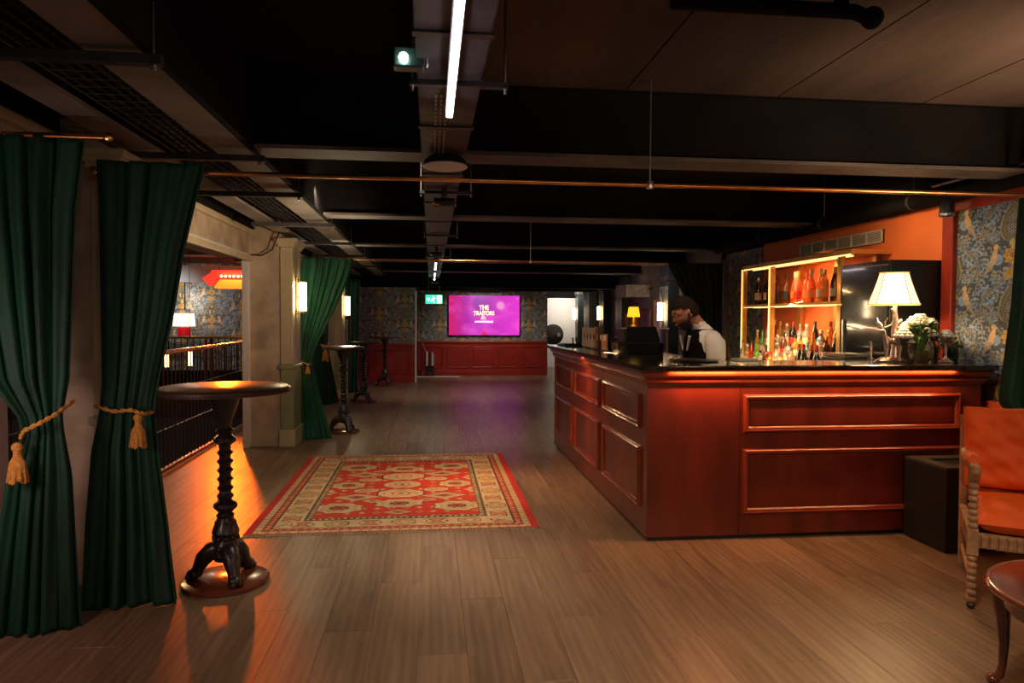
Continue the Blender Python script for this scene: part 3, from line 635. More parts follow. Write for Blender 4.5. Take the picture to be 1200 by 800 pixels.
for k, (y0, y1, m_) in enumerate([(12.45, 12.95, M_WP), (15.6, 16.0, M_DKGREEN), (17.3, 17.75, M_WP), (18.9, 19.6, M_DKGREEN), (20.4, 20.75, M_WP)]):
    e = struct(B().box(4.30, y0, 0, 4.5, y1, 2.5), 'wall_right_pilaster', mat('dark_teal_paint', (.035, .05, .05), .5, noise=.3), bevel=.006)
    B().box(4.27, y0-.02, 0, 4.5, y1+.02, .16).obj('plinth', M_REDW, e); B().box(4.27, y0-.02, 2.2, 4.5, y1+.02, 2.28).obj('capital', M_FLANGE, e)
    if m_ is M_WP: printed_grid('wallpaper', wallpaper, y1-y0-.02, 1.2, 24, 50, lambda u, v, y0=y0: (4.296, y0+.01+u, .9+v), M_WP, e)
for k, (a, b_) in enumerate([(13.9, 15.4), (16.2, 17.1), (17.95, 18.7)]):
    b = B(); b.add(*frame_pts('X', a, 1.0, b_, 2.15, 4.5, .06, .03)); struct(b, 'trim_panel', M_FLANGE)
struct(B().box(4.0, 14.2, 1.95, 4.5, 15.0, 2.2), 'trim_bulkhead', mat('pale_bulkhead', (.42, .34, .27), .6, noise=.4, nscale=14))
# wall behind the camera and its side, so other views stay closed
struct(B().box(-3.2, -3.1, 0, 4.6, -3.0, 2.86), 'wall_back_of_room', M_MAHO)
struct(B().box(4.5, -3.0, 0, 4.6, 1.0, 2.86), 'wall_right_behind', M_REDW)
struct(B().box(-3.2, -3.0, -.1, -3.1, 2.9, 2.86), 'wall_left_behind', mat('pink_lit_plaster', (.62, .48, .44), .7))
struct(B().box(-3.1, -3.0, -.14, -2.5, 2.9, -.001), 'floor_left_bay', M_FLOOR)
for b_ in (B().box(3.94, 9.35, 0, 3.99, 9.4, .01),): pass

# ================================================================== CEILING FITTINGS
t = thing('cable_tray', 'perforated grey cable tray running down the middle of the ceiling', 'cable tray', (.07, 0, 2.40))
b = B(); b.box(-.12, .9, 0, .12, 16.05, .004)
b.obj('tray_bed', M_GALV, t)
for s in (-1, 1): B().box(s*.12-.002, .9, 0, s*.12+.002, 16.05, .05).obj('tray_side', M_GALV, t)
for k in range(14): B().box(-.13, 1.15+k*1.1, -.008, .13, 1.19+k*1.1, 0).obj('cross_strap', M_PLASTIC, t)
sl = B().box(-.004, -.018, -.004, .004, .018, -.0005).obj('slot', mat('slot_glint', (.4, .36, .32), .35, metal=.5), t); sl.location = (-.05, 2.9, 0)
for r_ in range(3):
    for k in range(22):
        if r_ or k: c = sl.copy(); COL.objects.link(c); c.location = (-.05+r_*.022, 2.9+k*.06, 0)
for y in (1.5, 2.68, 5.0, 7.6, 10.2): 
    B().box(-.15, y, -.030, .22, y+.03, -.009).obj('support_bracket', M_PLASTIC, t)
    for s in (-.14, .21): B().cyl((s, y+.015, -.05), .005, .50, 6).obj('hanger_rod', M_STEEL, t)
for k, (y0, y1, la) in enumerate([(1.0, 2.95, 'nearest, overhead'), (10.7, 12.4, 'second down the room'), (13.2, 14.3, 'third down the room'), (14.9, 15.7, 'farthest, above the exit sign')]):
    t = thing('led_batten', 'pinkish white linear ceiling light, '+la, 'ceiling light', (.075, y0, 2.325), group='linear lights under the cable tray')
    L_ = y1-y0
    B().box(-.013, 0, 0, .013, L_, .018).obj('diffuser', M_LEDW, t, bevel=.004); B().box(-.018, 0, .0185, .018, L_, .036).obj('housing', M_PLASTIC, t)
    B().box(-.016, -.02, 0, .016, -.001, .03).obj('end_cap', M_PLASTIC, t); B().box(-.016, L_+.001, 0, .016, L_+.02, .03).obj('end_cap', M_PLASTIC, t)
    for yy in (.2, L_-.2): B().box(-.006, yy, .036, .006, yy+.02, .075).obj('clip', M_STEEL, t)
t = thing('emergency_light', 'small black emergency light with bright mint green lamp beside the cable tray', 'emergency light', (-.07, 2.50, 2.37))
B().box(-.06, 0, .0, .045, .06, .07).obj('housing', M_PLASTIC, t, bevel=.006)
B().ball((-.025, -.012, .028), .016, 12, 8).obj('lamp', M_MINT_EM, t); B().tube([(.055, 0, .0), (.058, -.005, .01), (.058, -.005, .10), (.05, 0, .11)], .003, 5).obj('guard_wire', M_STEEL, t)
t = thing('ceiling_speaker', 'round black ceiling speaker with pale rim below the cable tray', 'speaker', (.078, 3.96, 2.335))
B().lathe([(.06, .058), (.10, .05), (.118, .03), (.120, .0), (.116, -.002), (.112, 0), (.10, .02), (.05, .028)], 32).obj('housing', M_PLASTIC, t, smooth=True)
B().lathe([(.120, -.002), (.1255, .003), (.120, .009)], 32).obj('rim', M_WHITE, t, smooth=True)
B().lathe([(.052, -.001), (.058, .003), (.052, .007)], 24, (0, -.01, .0)).obj('glow_ring', M_BLUE_EM, t, smooth=True)  # bluish crescent inside the speaker, put in as an emissive ring
B().lathe([(.05, .002), (.03, .012), (.008, .012)], 24, (0, -.01, 0)).obj('grille', M_PLASTIC, t)
for (x, y, la, n_) in ((.09, 4.95, 'black spotlight under the cable tray just beyond the ceiling speaker', 'track_spotlight'), (.07, 9.0, 'black spotlight under the cable tray near the second copper rail', 'track_spotlight'), (.08, 15.95, 'black spotlight cluster just above the exit sign', 'track_spotlight')):
    t = thing(n_, la, 'spotlight', (x, y, 2.30))
    b = B().tube([(-.07, 0, 0), (.07, 0, .0)], .032, 14); b.obj('barrel', M_PLASTIC, t, smooth=True)
    B().tube([(-.075, 0, 0), (-.06, -.04, -.015), (-.03, -.045, -.02)], .008, 6).obj('arm', M_BRASS, t)
    B().box(-.02, -.01, .03, .02, .01, .10).obj('bracket', M_PLASTIC, t); B().ball((.078, 0, -.02), .008, 8, 6).obj('knob', M_STEEL, t); B().ball((.078, 0, .02), .008, 8, 6).obj('knob', M_STEEL, t)
t = thing('exit_sign', 'green running man exit sign hung under the ceiling beside the screen', 'exit sign', (.07, 16.15, 1.92))
B().box(-.19, 0, -.10, .19, .03, .10).obj('sign_box', M_GREEN_EM, t, bevel=.004)
B().box(.07, -.006, -.085, .175, .0, .085).obj('door_symbol', M_WHITE_EM, t)
b = B(); b.ball((-.01, -.006, .06), .016, 8, 6, sy=.4); b.tube([(-.015, -.004, .04), (-.03, -.004, -.01)], .014, 6); b.tube([(-.03, -.004, -.01), (.0, -.004, -.035), (.0, -.004, -.075)], .008, 6); b.tube([(-.03, -.004, -.01), (-.055, -.004, -.045), (-.085, -.004, -.045)], .008, 6); b.tube([(-.015, -.004, .03), (.02, -.004, .01), (.04, -.004, .03)], .006, 6); b.tube([(-.015, -.004, .03), (-.05, -.004, .02), (-.055, -.004, -.01)], .006, 6)
b.obj('running_man', M_WHITE_EM, t)
b = B().add([(-.17,-.004,0),(-.12,-.004,.04),(-.12,-.004,.015),(-.09,-.004,.015),(-.09,-.004,-.015),(-.12,-.004,-.015),(-.12,-.004,-.04)], [(0,1,2,5,6),(2,3,4,5)]); b.obj('arrow', M_WHITE_EM, t)
for x in (-.12, .12): B().cyl((x, .015, .10), .004, .86, 5).obj('hanger_rod', M_STEEL, t)
# pipes along the top of the right wall
t = thing('ceiling_pipe', 'thick dark pipe running along the top of the orange wall', 'pipe', (0, 0, 0))
B().tube([(3.86, 3.4, 2.46), (3.86, 6, 2.45), (3.86, 9.2, 2.44)], .06, 12).obj('pipe_run', M_BLACK, t, smooth=True)
for y in (3.9, 5.3, 6.6, 7.9): 
    B().lathe([(.066, -.015), (.066, .015)], 14).map(lambda p, y=y: Vector((3.86+p.x, y+p.z, 2.45+p.y))).obj('pipe_clamp', M_GALV, t); B().cyl((3.86, y, 2.50), .005, .37, 5).obj('hanger_rod', M_STEEL, t)
t = thing('ceiling_pipe', 'slim grey conduit running beside the wallpaper at upper right', 'pipe', (0, 0, 0))
B().tube([(3.72, 2.6, 2.50), (3.72, 4.9, 2.50), (3.86, 5.1, 2.56)], .013, 8).obj('pipe_run', M_STEEL, t, smooth=True)
for k, y in enumerate((3.5, 4.5)): B().box(3.70, y, 2.51, 3.74, y+.02, 2.85).obj('bracket', M_GALV, t)
t = thing('duct_elbow', 'small round ducted fitting at the corner of the orange wall top', 'vent fitting', (3.84, 4.9, 2.29))
B().tube([(0, 0, .0), (-.02, -.02, .06), (.0, -.02, .1)], [.05, .045, .04], 12).obj('elbow', M_GALV, t, smooth=True); B().lathe([(.055, -.01), (.055, .01)], 14).obj('collar', M_STEEL, t)
t = thing('ceiling_pipe', 'black pipework against the ceiling slab at top centre right', 'pipe', (0, 0, 0))
B().tube([(.95, 2.75, 2.76), (1.72, 2.75, 2.76), (1.78, 2.75, 2.74)], .03, 10).obj('pipe_run', M_BLACK, t, smooth=True)
for x in (1.1, 1.65): B().box(x, 2.72, 2.78, x+.03, 2.78, 2.855).obj('bracket', M_BLACK, t)
B().ball((1.80, 2.75, 2.74), .045, 10, 8).obj('end_fitting', M_BLACK, t)
# curtain rails
def rail(y, x0, x1, z, hs, label, slope=0):
    t = thing('curtain_rail', label, 'curtain rail', (0, y, z))
    B().tube([(x0, 0, 0), (x1, 0, slope)], .013, 10).obj('rail_tube', M_COPPER, t, smooth=True)
    for x in (x0, x1): B().ball((x, 0, 0), .022, 10, 8).obj('finial', M_BRASS, t)
    for x in hs:
        B().cyl((x, 0, .013), .005, 2.86-z-.013, 6).obj('hanger_rod', M_STEEL, t); B().lathe([(.02, -.02), (.022, 0), (.02, .02)], 10, (x, 0, 0)).obj('clamp', M_STEEL, t)
rail(3.93, -1.75, 3.9, 2.262, (1.24,), 'long copper curtain rail crossing the whole room in front of the bar')
rail(9.2, -1.62, 3.9, 2.245, (1.3, ), 'second copper curtain rail further down the room above the table')
rail(3.52, -2.3, -1.50, 2.335, (), 'short curtain rail at far left carrying the nearest green curtain')

# ================================================================== CURTAINS
def curtain(name_label, stations, folds, amp, m, d=(1, 0), nu=120, nv=60, ph=0, cat='curtain', group=None, drop=0):
    """stations: (z, left xy, right xy, fold factor); blended smoothly over z"""
    zs = [s[0] for s in stations]
    def fn(u, v):
        z = zs[0]+(zs[-1]-zs[0])*v
        vals = []
        for k in range(5):
            arr = [(s[1][0], s[1][1], s[2][0], s[2][1], s[3])[k] for s in stations]
            vals.append(float(np.interp(-z, [-q for q in zs], arr)))
        lx, ly, rx, ry, fa = vals
        nx, ny = -(ry-ly), (rx-lx); n = math.hypot(nx, ny) or 1; nx /= n; ny /= n
        # foreshortened fold wave, folds wander a little as they fall
        w = 2*PI*folds*u+ph+.6*math.sin(2.5*v+u*5+ph)+.55*math.sin(u*11+ph)
        fa = fa*(1+.35*math.sin(u*9+2*ph+v*1.5))
        o = amp*fa*(math.sin(w)+.35*math.sin(2.3*w+1.1+2*v)); s = .35*amp*fa*math.cos(w)
        x = lx+(rx-lx)*u+nx*o+(rx-lx)/n*s; y = ly+(ry-ly)*u+ny*o+(ry-ly)/n*s
        pass
        return (x, y, z)
    b = B().grid(fn, nu, nv)
    o = b.obj('curtain', m, smooth='all', solid=.006); tag(o, name_label, cat, group); return o
curtain('deep green velvet curtain at the left edge, nearest the camera, tied with gold rope',
        [(2.33, (-2.16, 3.45), (-1.62, 3.56), .6), (2.0, (-2.12, 3.45), (-1.66, 3.56), .8), (1.55, (-2.06, 3.45), (-1.68, 3.56), .8), (1.2, (-2.0, 3.46), (-1.70, 3.56), .7), (1.03, (-1.90, 3.49), (-1.735, 3.56), .5),
         (.95, (-1.89, 3.5), (-1.73, 3.56), .5), (.75, (-1.95, 3.49), (-1.70, 3.57), .8), (.4, (-2.0, 3.47), (-1.69, 3.58), 1), (.002, (-2.06, 3.47), (-1.67, 3.58), 1)], 5.5, .038, M_GREEN, nv=80, ph=.4)
curtain('dark green tied velvet curtain beside the nearest tall round table',
        [(2.30, (-1.70, 3.86), (-1.17, 3.9), .5), (2.1, (-1.69, 3.86), (-1.22, 3.9), .55), (1.85, (-1.69, 3.86), (-1.28, 3.9), .5), (1.5, (-1.69, 3.86), (-1.34, 3.9), .45), (1.15, (-1.69, 3.86), (-1.42, 3.9), .45), (1.02, (-1.70, 3.85), (-1.44, 3.9), .4),
         (.96, (-1.71, 3.85), (-1.44, 3.9), .4), (.8, (-1.74, 3.84), (-1.42, 3.9), .7), (.4, (-1.76, 3.8), (-1.37, 3.9), 1), (.003, (-1.78, 3.78), (-1.305, 3.82), 1)], 4.2, .034, M_GREEN, nv=80, ph=2)
curtain('bright green velvet curtain swept to the left beside the nearest lit pillar',
        [(2.25, (-1.60, 9.12), (-.98, 9.2), .7), (2.0, (-1.62, 9.12), (-1.05, 9.2), .8), (1.6, (-1.64, 9.1), (-1.22, 9.2), .7), (1.2, (-1.67, 9.1), (-1.42, 9.18), .6), (.97, (-1.69, 9.08), (-1.50, 9.15), .5),
         (.8, (-1.68, 9.05), (-1.47, 9.12), .7), (.4, (-1.67, 8.95), (-1.35, 9.0), 1), (.003, (-1.66, 8.8), (-1.22, 8.9), 1)], 7, .035, M_GREEN2, nv=70, ph=1)
curtain('green velvet curtain further back between the two lit pillars, tied with an orange tassel',
        [(2.25, (-2.0, 11.6), (-1.75, 12.6), .8), (1.0, (-1.98, 12.2), (-1.82, 12.7), .7), (.003, (-1.95, 12.0), (-1.62, 12.75), 1)], 6, .03, M_GREEN, ph=.5)
curtain('green curtain standing behind the second lit pillar, far left',
        [(2.25, (-1.95, 14.2), (-1.40, 14.3), .8), (.003, (-1.90, 14.2), (-1.45, 14.3), 1)], 7, .03, M_GREEN, nv=30)
curtain('dark green velvet curtain hanging at the right edge behind the orange armchair',
        [(2.24, (3.54, 3.90), (3.955, 3.85), .6), (1.6, (3.52, 3.90), (3.95, 3.85), .8), (1.0, (3.47, 3.92), (3.95, 3.85), .9), (.62, (3.80, 3.90), (3.95, 3.80), .6), (.5, (3.80, 3.88), (3.95, 3.8), .6), (.003, (3.78, 3.86), (3.95, 3.75), .6)], 5, .03, M_GREEN, ph=.9)
curtain('near black curtain hanging behind the bartender',
        [(2.24, (3.15, 9.15), (3.90, 9.15), .6), (1.8, (3.38, 9.15), (3.90, 9.15), .8), (1.2, (3.42, 9.15), (3.90, 9.15), .8), (.003, (3.40, 9.15), (3.90, 9.15), 1)], 8, .03, M_DKGREEN)
def tieback(loc, pts, tas, label, s=1.0, nstr=22):
    t = thing('tieback', label, 'curtain tieback', loc)
    pp = [Vector(p) for p in pts]
    # twisted two-strand cord
    for k in range(2):
        q = []
        for i in range((len(pp)-1)*8+1):
            a = i/8; j = min(int(a), len(pp)-2); p = pp[j].lerp(pp[j+1], a-j); w = i*.9+k*PI
            q.append(p+Vector((0, math.cos(w), math.sin(w)))*.006*s)
        B().tube(q, .0065*s, 6).obj('cord', M_GOLD, t, smooth=True)
    tx, ty, tz = tas
    tk = B().ball((tx, ty, tz-.02*s), .024*s, 14, 10).obj('tassel_knot', M_GOLD, t, smooth=True)
    B().lathe([(.012*s, 0), (.019*s, .005*s), (.016*s, .015*s), (.019*s, .02*s), (.012*s, .028*s)], 14, (tx, ty, tz-.062*s)).obj('tassel_collar', M_GOLD, tk, smooth=True)
    b = B()
    for k in range(nstr):
        a = 2*PI*k/nstr; r1 = .036*s*(1+.15*math.sin(k*2.7)); b.tube([(tx+.010*s*math.cos(a), ty+.010*s*math.sin(a), tz-.055*s), (tx+.026*s*math.cos(a), ty+.026*s*math.sin(a), tz-.09*s), (tx+r1*math.cos(a), ty+r1*math.sin(a), tz-.175*s+.008*math.sin(k*5))], [.005*s, .0075*s, .006*s], 5)
    b.lathe([(.008*s, -.05*s), (.024*s, -.09*s), (.032*s, -.165*s)], 14, (tx, ty, tz))
    o = b.obj('tassel_skirt', M_GOLD, tk, smooth=True); o['kind'] = 'stuff'
    return t
tieback((-1.80, 3.42, 1.0), [(-.055, .0, -.055), (-.03, -.012, -.02), (.04, -.01, .015), (.09, .03, .05), (.115, .14, .10)], (-.055, -.02, -.075), 'gold rope tieback with tassel on the nearest curtain', 1.0)
tieback((-1.56, 3.80, 1.02), [(-.16, .03, .02), (-.05, -.01, -.005), (.04, -.012, .0), (.10, -.01, -.02), (.12, .05, -.02)], (.075, -.02, -.02), 'gold rope tieback with tassel on the curtain beside the tall table', .95)
tieback((-1.62, 9.0, .98), [(-.09, .05, .0), (.0, -.02, -.015), (.08, -.02, -.06), (.13, .05, -.07)], (.10, -.02, -.06), 'thin gold tieback on the bright green curtain by the pillar', .7)
tieback((-1.72, 11.95, 1.02), [(-.10, .05, .02), (.0, -.02, -.0), (.05, .0, .05)], (-.01, -.04, .0), 'orange tassel tieback on the curtain between the lit pillars', 1.4, 12)
for (x, y, z, la) in ((-1.70, 3.98, 1.10, 'brass curtain hook on the near pillar, right of the nearest curtain'), (-1.70, 4.08, 1.04, 'small brass curtain hook on the near pillar edge')):
    t = thing('curtain_hook', la, 'hook', (x, y, z))
    B().tube([(0, .05, 0), (.0, -.03, -.01), (0, -.045, .02), (0, -.035, .045)], .006, 8).obj('hook_arm', M_BRASS, t, smooth=True); B().ball((0, -.033, .05), .011, 8, 6).obj('hook_ball', M_BRASS, t)
    B().box(-.015, .045, -.025, .015, .055 if y < 4 else .04, .025).obj('hook_plate', M_BRASS, t)

# ================================================================== RUG
t = thing('patterned_rug', 'red and cream patterned oriental rug with fringe lying on the wood floor', 'rug', (-1.275, 4.95, 0))
printed_grid('pile', rug_col, 2.05, 2.75, 308, 413, lambda u, v: (u, v, .010+.0015*math.sin(u*9)*math.sin(v*7)), M_RUG, t)
B().box(0, 0, .001, 2.05, 2.75, .0078).obj('backing', mat('rug_edge_red', (.34, .02, .015), .95, noise=.2), t)
b = B(); b2 = B()
for k in range(170):
    x = .006+k*.012; L_ = .035+.012*math.sin(k*1.9)
    b.tube([(x, 0, .007), (x+.004*math.sin(k*3.3), -L_*.5, .005), (x+.008*math.sin(k*2.1), -L_, .003)], .0035, 4)
    b2.tube([(x, 2.75, .007), (x+.006*math.sin(k*2.1), 2.75+L_, .003)], .0035, 4)
M_FR = mat('cream_fringe', (.48, .36, .24), .9, noise=.3)
tag(b.obj('fringe', M_FR, t), kind='stuff'); tag(b2.obj('fringe', M_FR, t), kind='stuff')

# ================================================================== POSEUR TABLES
def poseur(loc, H, R, label, rb=.235, seg=40, rz=0):
    t = thing('poseur_table', label, 'high table', loc, rz, 'cast iron poseur tables')
    B().lathe([(R-.012, H-.035), (R, H-.03), (R+.002, H-.015), (R-.004, H-.004), (R-.012, H)], seg).obj('tabletop', M_TABTOP, t, smooth=True)
    B().lathe([(R+.0025, H-.030), (R+.0045, H-.02), (R+.0025, H-.010)], seg).obj('edge_band', M_TABEDGE, t, smooth=True)
    prof = [(.06, .13), (.075, .16), (.055, .19), (.07, .22), (.058, .25), (.075, .29), (.062, .33), (.042, .37), (.05, .385), (.036, .40), (.065, .43), (.062, .45), (.034, .47), (.047, .495), (.032, .51)]
    z = .51
    while z < H-.36: prof += [(.031, z+.01), (.046, z+.03), (.031, z+.045)]; z += .05
    prof += [(.034, H-.33), (.06, H-.31), (.06, H-.29), (.036, H-.27), (.05, H-.25), (.036, H-.23), (.04, H-.19), (.075, H-.10), (.085, H-.06), (.16, H-.036)]
    cn = B().lathe(prof, 20).obj('column', M_IRON, t, smooth=True)
    b = B()
    for k in range(10):
        a = 2*PI*k/10; ca, sa = math.cos(a), math.sin(a)
        for (r, zz, s) in ((.062, .26, .016), (.058, .20, .018), (.05, .34, .012), (.055, .44, .012)): b.ball((r*ca, r*sa, zz), s, 6, 5)
    b.obj('cast_ornament', M_IRON, cn, smooth=True)
    for k in range(3):
        a = 2*PI*k/3-PI/2+.55; ca, sa = math.cos(a), math.sin(a)
        pts = [(.03*ca, .03*sa, .20), (.075*ca, .075*sa, .185), (.12*ca, .12*sa, .14), (.145*ca, .145*sa, .09), (.16*ca, .16*sa, .055)]
        fg = B().tube(pts, [.045, .052, .046, .034, .036], 10).obj('foot_leg', M_IRON, t, smooth=True)
        q = B(); q.ball((.172*ca, .172*sa, .055), .042, 10, 8, sz=.75); q.ball((.198*ca-.02*sa, .198*sa+.02*ca, .042), .018, 7, 5); q.ball((.198*ca+.02*sa, .198*sa-.02*ca, .042), .018, 7, 5)
        q.obj('claw_foot', M_IRON, fg, smooth=True)
    B().lathe([(rb-.01, .0005), (rb, .004), (rb, .02), (rb-.012, .026)], seg).obj('base_disc', M_BASEW, t, smooth=True)
    return t
poseur((-1.15, 4.10, 0), 1.11, .355, 'tall round cast iron table nearest the camera, left of the rug')
poseur((-1.13, 9.35, 0), 1.12, .27, 'tall round cast iron table beside the bright green curtain, beyond the rug', .21, 28)
poseur((-1.17, 12.6, 0), 1.08, .29, 'third tall round table, beyond the second lit pillar', .21, 24)
poseur((-1.0, 15.7, 0), 1.08, .33, 'farthest tall round table, in the dark in front of the red panelling', .22, 20)

# ================================================================== BAR
XB, YB, XE, YE, HB = 1.44, 4.56, 3.87, 8.12, 1.15
bc = thing('bar_counter', 'long L-shaped mahogany bar with moulded panels and glowing rim', 'bar counter', (0, 0, 0))
B().prism([(XB, YB), (2.088, YB), (2.088, YB+.03), (XB+.03, YB+.03), (XB+.03, YE), (XB, YE)], .03, HB).obj('corner_panel', M_MAHO, bc)
B().box(2.092, YB, .03, XE, YB+.03, HB).obj('front_panel', M_MAHO, bc, bevel=.001)
B().box(XE-.03, YB+.03, .03, XE, YB+.50, HB).obj('end_panel', M_MAHO, bc)
B().box(XB+.03, YE-.03, .03, XB+.62, YE, HB).obj('end_panel', M_MAHO, bc)
B().prism([(XB+.02, YB+.02), (XE-.02, YB+.02), (XE-.02, YB+.48), (XB+.6, YB+.48), (XB+.6, YE-.02), (XB+.02, YE-.02)], 0, .03).obj('plinth', M_PLASTIC, bc)
B().prism([(XB+.6, YB+.48), (XE-.03, YB+.48), (XE-.03, YB+.50), (XB+.62, YB+.50), (XB+.62, YE-.03), (XB+.6, YE-.03)], .03, HB).obj('back_panel', M_BLKMATT, bc)
def panel(plane, a0, b0, a1, b1, off):
    b = B(); b.add(*frame_pts(plane, a0, b0, a1, b1, off, .044, .024)); pm = b.obj('panel_moulding', M_MAHO_TRIM, bc, smooth=True)
    if plane == 'Y': B().box(a0+.05, off-.004, b0+.05, a1-.05, off+.0, b1-.05).obj('inset_panel', M_MAHO, pm)
    else: B().box(off-.004, a0+.05, b0+.05, off, a1-.05, b1-.05).obj('inset_panel', M_MAHO, pm)
panel('Y', 2.11, .73, 3.71, .99, YB); panel('Y', 2.11, .17, 3.71, .62, YB)
for a0, a1 in ((4.69, 5.74), (5.87, 6.91), (7.04, 7.93)): panel('X', a0, .745, a1, .99, XB); panel('X', a0, .20, a1, .625, XB)
crown = [(0, 1.05), (.008, 1.05), (.012, 1.065), (.018, 1.068), (.026, 1.078), (.026, 1.092), (.020, 1.098), (.026, 1.104), (.040, 1.112), (.052, 1.126), (.055, 1.142), (.048, 1.1495), (0, 1.1495)]
b = B(); b.add(*sweep(crown, [(XE, YB+.5), (XE, YB), (XB, YB), (XB, YE)], -1))
b.obj('crown_moulding', M_MAHO_TRIM, bc, smooth=True)
# LED strip lamps hidden below the stone overhang, shining down over the crown moulding
area('bar_led_front', (2.62, YB-.066, 1.1495), (2.62, YB-.01, .85), 2.0, 9, (1, .46, .17), .008)
area('bar_led_corner', (1.80, YB-.066, 1.1495), (1.80, YB-.01, .85), .45, 3.2, (1, .24, .08), .008)
area('bar_led_side', (XB-.066, 6.35, 1.1495), (XB-.01, 6.35, .85), .008, 20, (1, .54, .26), 3.4)
ct = B().prism([(XB-.075, YB-.075), (XE+.075, YB-.075), (XE+.075, YB+.53), (XB+.70, YB+.53), (XB+.70, YE+.09), (XB-.075, YE+.09)], 1.151, 1.19).obj('countertop', M_STONE, bevel=.008)
tag(ct, 'continuous dark polished stone top of the bar', 'countertop')
# objects on the bar -------------------------------------------------
ZT = 1.19
# stag lamp
t = thing('table_lamp', 'lit table lamp with a silver stag and tree trunk base on the bar', 'lamp', (3.40, 4.86, ZT))
def skinned(name, verts, edges, radii, m, parent=None, sub=2, root=0, remesh=0, extra=None):
    me = bpy.data.meshes.new(name); me.from_pydata(verts, edges, []); me.update()
    o = bpy.data.objects.new(name, me); COL.objects.link(o)
    q = o.modifiers.new('k', 'SKIN'); q.use_smooth_shade = True
    sv = me.skin_vertices[0].data if me.skin_vertices else None
    if sv is None:
        bm = bmesh.new(); bm.from_mesh(me); bm.verts.layers.skin.verify(); bm.to_mesh(me); bm.free(); sv = me.skin_vertices[0].data
    for i, r in enumerate(radii):
        sv[i].radius = (r, r) if not isinstance(r, tuple) else r
        sv[i].use_root = (i == root)
    if sub: s = o.modifiers.new('s', 'SUBSURF'); s.levels = s.render_levels = sub
    dg = bpy.context.evaluated_depsgraph_get(); dg.update()
    me2 = bpy.data.meshes.new_from_object(o.evaluated_get(dg)); bpy.data.objects.remove(o)
    if extra:
        bm = bmesh.new(); bm.from_mesh(me2)
        for eb in extra:
            tmp = bpy.data.meshes.new('x'); tmp.from_pydata(eb.v, [], eb.f); tmp.update(); bm.from_mesh(tmp)
        bmesh.ops.recalc_face_normals(bm, faces=bm.faces); bm.to_mesh(me2); bm.free()
    o = bpy.data.objects.new(name, me2); COL.objects.link(o)
    if remesh:
        r = o.modifiers.new('r', 'REMESH'); r.mode = 'VOXEL'; r.voxel_size = remesh; r.use_smooth_shade = True
        sm_ = o.modifiers.new('sm', 'SMOOTH'); sm_.iterations = 3; sm_.factor = .4
        dg = bpy.context.evaluated_depsgraph_get(); dg.update()
        me3 = bpy.data.meshes.new_from_object(o.evaluated_get(dg)); bpy.data.objects.remove(o); o = bpy.data.objects.new(name, me3); COL.objects.link(o)
        bm = bmesh.new(); bm.from_mesh(me3); bm.verts.ensure_lookup_table(); seen = set(); isl = []
        for v0 in bm.verts:
            if v0.index in seen: continue
            st = [v0]; seen.add(v0.index); cur = []
            while st:
                q = st.pop(); cur.append(q)
                for e in q.link_edges:
                    w = e.other_vert(q)
                    if w.index not in seen: seen.add(w.index); st.append(w)
            isl.append(cur)
        isl.sort(key=len); print('ISLANDS', name, [len(x) for x in isl][-8:])
        for cur in isl[:-1]: bmesh.ops.delete(bm, geom=cur, context='VERTS')
        bm.to_mesh(me3); bm.free()
    o.data.materials.clear(); o.data.materials.append(m); o.data.shade_smooth()
    if parent: o.parent = parent
    return o
B().lathe([(.10, 0), (.105, .012), (.09, .022), (.07, .035)], 20, (-.01, 0, 0), 1.15, .7).obj('base', M_SILVER, t, smooth=True)
B().tube([(.02, .01, .02), (.025, .01, .10), (.018, .01, .20), (.024, .01, .30), (.018, .01, .42)], [.035, .026, .022, .02, .014], 10).obj('tree_trunk', M_SILVER, t, smooth=True)
for pts in ([(.022, .01, .27), (.05, .0, .30), (.065, -.005, .315)], [(.02, .01, .35), (-.005, 0, .38), (-.012, 0, .395)]): B().tube(pts, [.012, .01, .008], 8).obj('branch', M_SILVER, t, smooth=True)
sv_ = [(0,0,.15),(-.045,0,.155),(-.075,0,.165),(-.09,0,.20),(-.10,0,.235),(-.135,0,.23),(.03,0,.15),
       (-.07,.012,.10),(-.068,.012,.03),(-.07,-.014,.10),(-.085,-.014,.03),(.03,.012,.10),(.038,.012,.03),(.03,-.014,.10),(.022,-.014,.03)]
se_ = [(0,1),(1,2),(2,3),(3,4),(4,5),(0,6),(2,7),(7,8),(2,9),(9,10),(6,11),(11,12),(6,13),(13,14)]
skinned('stag_body', [(x, y-.035, z) for x, y, z in sv_], se_, [.023,.022,.022,.014,.013,.007,.022,.008,.005,.008,.005,.009,.005,.009,.005], M_SILVER, t)
for s in (-1, 1):
    B().tube([(-.10, -.035+s*.006, .245), (-.098, -.035+s*.02, .275), (-.115, -.035+s*.045, .30), (-.11, -.035+s*.06, .325)], .0035, 5).obj('antler', M_SILVER, t)
    B().tube([(-.10, -.035+s*.02, .27), (-.13-.02*s, -.035+s*.03, .30)], .003, 5).obj('antler', M_SILVER, t)
    B().tube([(-.10, -.035+s*.01, .25), (-.10+s*.055, -.04, .275), (-.10+s*.07, -.04, .305)], .0035, 5).obj('antler', M_SILVER, t)
pr = [(.205, .425), (.165, .52), (.135, .60), (.115, .655)]
b = B()
pr = [(.200, .425), (.160, .52), (.130, .60), (.112, .655)]
SA = []
for k in range(4): SA += [math.radians(235+90*k-33), math.radians(235+90*k+33)]
def shade_pt(k, j, sc=1): a = SA[k % 8]; return (pr[j][0]*sc*math.cos(a), pr[j][0]*sc*math.sin(a), pr[j][1])
